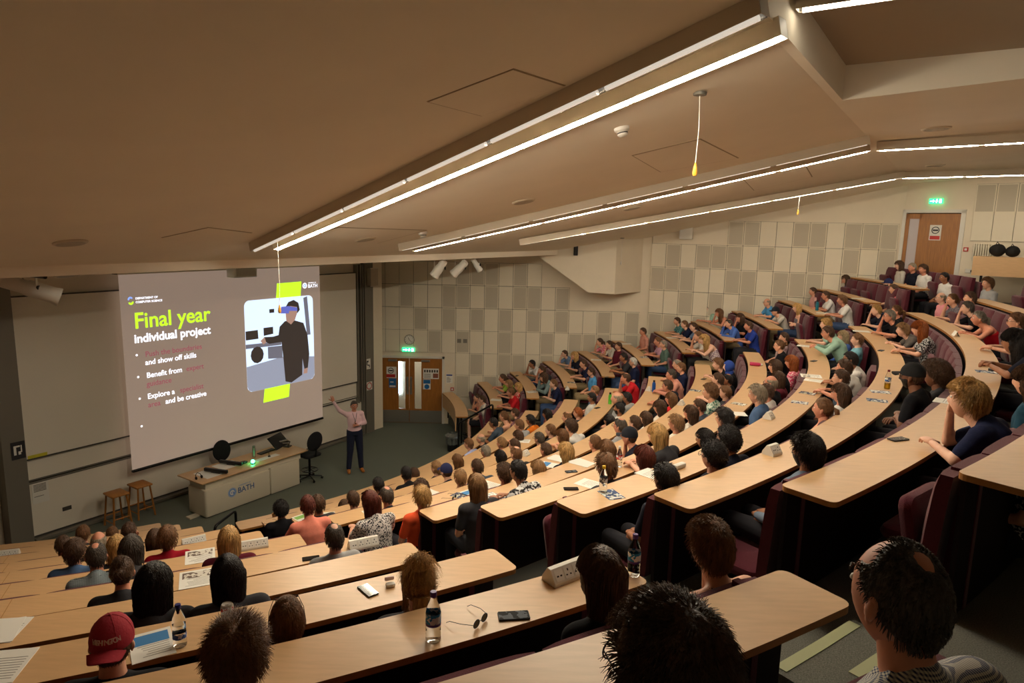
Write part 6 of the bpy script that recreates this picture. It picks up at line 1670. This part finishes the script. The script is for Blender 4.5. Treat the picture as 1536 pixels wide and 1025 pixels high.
def bottle(r,v):
    metal=v in('bluemetal','green','teal'); s=1
    if metal:
        c={'bluemetal':(20,80,160),'green':(90,190,60),'teal':(20,110,130)}[v]
        mb=MB(); mb.lathe([(0,0),(.034,0),(.036,.01),(.036,.17),(.028,.2),(.02,.21),(0,.21)],n=20); mb.build('body',mat('flask_'+v,c,.35),r)
        mb=MB(); mb.lathe([(0,.21),(.021,.21),(.022,.245),(0,.25)],n=16); mb.build('lid',M_blackp,r); return
    prof=[(.0,.004),(.02,.002),(.031,.0),(.0335,.008),(.0335,.035),(.0315,.04),(.0335,.046),(.0335,.075),(.031,.08),(.0325,.086),(.0325,.125),(.0335,.13),(.031,.15),(.022,.18),(.0135,.198),(.0125,.212)]
    mb=MB(); mb.lathe(prof,n=24); mb.lathe([(a-.0006 if a>.002 else a,b+.0006) for a,b in prof][::-1],n=24); mb.build('bottle_body',M_clear,r)
    lv={'yellowjuice':.07,'clear':.05}.get(v,.12)
    mb=MB(); wp=[(a*.955,b+.0015) for a,b in prof if b<lv]+[(prof[8][0]*.93,lv),(0,lv)]; mb.lathe(wp,n=20); mb.build('drink' ,mat('juice',(228,180,40),.1,trans=.6) if v=='yellowjuice' else M_water,r)
    cc={'bluecap':(32,44,120),'purple':(84,48,130),'yellowcap':(228,196,30),'yellowjuice':(120,30,40),'clear':(230,230,230)}[v]
    mb=MB(); mb.lathe([(0,.232),(.0135,.232),(.015,.229),(.015,.21),(.0135,.208)],n=20); mb.build('cap',mat('cap_'+v,cc,.4),r)
    lc={'bluecap':(52,88,160),'purple':(40,140,200),'yellowcap':(90,90,100),'yellowjuice':(30,80,150),'clear':(210,60,60)}[v]
    z0,z1=(.09,.135) if v!='bluecap' else (.048,.078)
    mb=MB(); mb.lathe([(.0342,z0),(.0342,z1)],n=24); lb=mb.build('label_band',patmat('label_'+v,'blotch',lc,(230,234,240),scale=45),r)
    if v=='purple': mb=MB(); mb.lathe([(.0345,z0-.012),(.0345,z0)],n=24); mb.build('lower_band',mat('band_purple',(84,48,130),.4),r)
rows_p={'M':'middle','F':'far','N':'near'}
for n_,(t,v,blk,k,a,o) in enumerate(IT):
    k=int(k);a=float(a);o=float(o); c=CEN[blk][k]; p=on(c,Rk[k]+o,a,ZD[k]+.0005); R=random.Random(n_*7+1)
    kind=itkind(t,v); r_,tot=RK[n_]
    desc={'socket_box':'white sloping desk socket box','water_bottle':{'bluecap':'clear water bottle with dark blue cap','purple':'clear water bottle with purple cap','yellowcap':'clear bottle with yellow cap','yellowjuice':'bottle of yellow drink','clear':'near-empty clear bottle','bluemetal':'blue metal water bottle','green':'green water bottle','teal':'dark teal water bottle'}.get(v,''),'drink_can':'silver and red drink can','mobile_phone':'black mobile phone','sunglasses':'folded-out sunglasses','earbud_case':'open white earbud case','paper_cup':'brown paper cup','paper_sheets':'white paper sheets','leaflet':'blue and white leaflet' if v=='blue' else 'green and white leaflet','newspaper':'printed newspaper','brochure':'dark printed brochure','folded_card':'folded white card tent','glasses_case':'dark red glasses case' if v=='redcase' else 'pale glasses case','wallet':'black wallet','drink_flask':'pink drink flask'}[kind]
    st={'M':'lower stairs','F':'upper stairs','N':'stairs'}[blk]
    lab='%s, %s%s, %s block %s row'%(desc,(ORD[r_]+' ' if tot>1 else 'lone one ')+'from ',st,rows_p[blk],rn(blk,k)) if tot>1 else '%s lying on the %s block desk, %s row'%(desc,rows_p[blk],rn(blk,k))
    if kind in('water_bottle','drink_can','paper_cup','folded_card','socket_box'): lab=lab.replace('lying on','standing on')
    while len(lab.split())>16: lab=lab.replace(' printed',' ',1) if ' printed' in lab else lab.replace(' sloping',' ') if ' sloping' in lab else lab.replace(' clear',' ')
    cat_={'socket_box':'socket box','water_bottle':'bottle','drink_can':'can','mobile_phone':'phone','sunglasses':'sunglasses','earbud_case':'earbud case','paper_cup':'cup','paper_sheets':'paper','leaflet':'leaflet','newspaper':'newspaper','brochure':'brochure','folded_card':'card','glasses_case':'glasses case','wallet':'wallet','drink_flask':'flask'}[kind]
    r=empty(kind,p,a-PI/2+R.uniform(-.12,.12),lab,cat_,'%s on the desks'%cat_ if tot>1 or kind in('mobile_phone','paper_sheets','water_bottle','brochure','socket_box','leaflet','newspaper','sunglasses') else None)
    if kind=='socket_box': socket_box(r,.27 if v=='wide' else .13,4 if v=='wide' else 2)
    elif kind=='water_bottle': bottle(r,v)
    elif kind=='drink_can':
        mb=MB(); mb.lathe([(0,.004),(.024,0),(.033,.012),(.033,.108),(.027,.12),(.026,.117),(0,.116)],n=24); mb.build('can_body',M_steel,r)
        mb=MB(); mb.lathe([(.0333,.014),(.0333,.106)],n=24); mb.build('label_band',patmat('can_print','blotch',(176,26,34),(196,194,190),scale=40),r)
        mb=MB(); mb.box(-.008,.008,-.012,.01,.117,.119); mb.build('ring_pull',M_steel,r,smooth=False)
    elif kind=='mobile_phone':
        r.rotation_euler[2]+=float(v); big=1.0
        mb=MB(); mb.rbox(-.036*big,.036*big,-.075*big,.075*big,0,.009,r=.009,n=4); mb.build('phone_body',M_blackp,r)
        mb=MB(); mb.box(-.033,.033,-.071,.071,.009,.0094); mb.build('screen_glass',patmat('phone_glass','blotch',(20,22,26),(90,96,104),scale=26) if n_%3==0 else mat('phone_screen',(16,18,22),.08,spec=.8),r,smooth=False)
    elif kind=='sunglasses':
        q=inst(GL[1],'frame_and_lenses',r,(0,0,.0)); q.rotation_euler=(PI+.35,0,.4); q.location=(0,0,.035); q.scale=(1,1,1)
        q.location=(.0,-.05,.012); q.rotation_euler=(0,0,.5)
    elif kind=='earbud_case':
        mb=MB(); mb.rbox(-.03,.03,-.022,.022,0,.024,r=.018,n=5); mb.build('case_base',M_white,r); mb=MB(); M=Matrix.Translation((0,-.022,.024))@Matrix.Rotation(1.3,4,'X'); mb.rbox(-.03,.03,0,.03,0,.016,r=.012,n=4,M=M); mb.build('case_lid',mat('case_pink',(226,196,190),.3),r)
    elif kind=='paper_cup':
        mb=MB(); mb.lathe([(0,0),(.028,0),(.040,.105),(.042,.108),(.039,.106),(.027,.01),(0,.01)],n=24); mb.build('cup_body',mat('kraft_card',(176,128,78),.8),r)
        mb=MB(); mb.lathe([(0,.09),(.0375,.09)],n=24); mb.build('drink',mat('coffee',(60,36,22),.2),r)
    elif kind in('paper_sheets','leaflet','newspaper','brochure'):
        r.rotation_euler[2]+=R.uniform(-.35,.35); w,h={'paper_sheets':(.21,.28),'leaflet':(.2,.27),'newspaper':(.27,.3),'brochure':(.15,.21)}[kind]
        base={'paper_sheets':M_paper,'leaflet':M_paper,'newspaper':M_paper,'brochure':M_print[n_%4]}[kind]
        mb=MB(); mb.box(-w/2,w/2,-h/2,h/2,0,.0025); mb.build('sheet',base,r,smooth=False)
        mb=MB()
        if kind!='brochure':
            if R.random()<.8:
                for i in range(9): mb.box(-w*.4,-w*.4+w*R.uniform(.5,.8),h*.36-h*.075*i,h*.375-h*.075*i,.0026,.0029)
                mb.build('print',M_gray,r,smooth=False)
            if kind in('leaflet','newspaper'):
                mb=MB(); mb.box(-w*.42,w*.42,-h*.4,-h*.05,.003,.0033); mb.build('printed_picture',mat('print_bluebar',(60,130,190),.6) if v=='blue' else mat('print_green',(130,180,90),.6) if v=='green' else M_print[2],r,smooth=False)
        else:
            mb.box(-w*.4,w*.4,h*.3,h*.42,.0026,.003); mb.build('cover_title',M_paper,r,smooth=False)
        if kind=='paper_sheets' and n_%2: 
            mb=MB(); mb.box(-w/2,w/2,-h/2,h/2,.0031,.005,M=Matrix.Rotation(.2,4,'Z')@Matrix.Translation((.02,.01,0))); mb.build('sheet',M_paper,r,smooth=False)
    elif kind=='folded_card':
        mb=MB(); mb.face([(-.1,-.04,0),(.1,-.04,0),(.1,0,.07),(-.1,0,.07)]); mb.face([(-.1,.04,0),(.1,.04,0),(.1,0,.0701),(-.1,0,.0701)]); mb.build('card',M_paper,r,smooth=False)
    elif kind=='glasses_case':
        mb=MB(); mb.rbox(-.08,.08,-.03,.03,0,.045,r=.025,n=5); mb.build('case_shell',mat('case_red',(110,24,40),.5) if v=='redcase' else M_white,r)
    elif kind=='wallet':
        mb=MB(); mb.rbox(-.055,.055,-.04,.04,0,.02,r=.008,n=2); mb.build('leather_body',M_blackp,r)
    elif kind=='drink_flask':
        r.rotation_euler[2]+=PI/2
        M=Matrix.Translation((-.1,0,.036))@Matrix.Rotation(PI/2,4,'Y'); mb=MB(); mb.lathe([(0,0),(.033,0),(.035,.01),(.035,.17),(.02,.2),(0,.2)],n=18,M=M); mb.build('body',mat('flask_pink',(196,50,96),.35),r)
        mb=MB(); mb.lathe([(0,.2),(.02,.2),(.021,.235),(0,.24)],n=14,M=M); mb.build('lid',M_white,r)
# bottles on the side table
for x,l in ((1.0,'clear bottle nearest the bags on the raised side table'),(1.12,'second clear bottle on the raised side table')):
    pp=Mt@Vector((x,.2,0)); r=empty('water_bottle',tuple(pp),0,l,'bottle','bottles on the side table'); bottle(r,'clear')
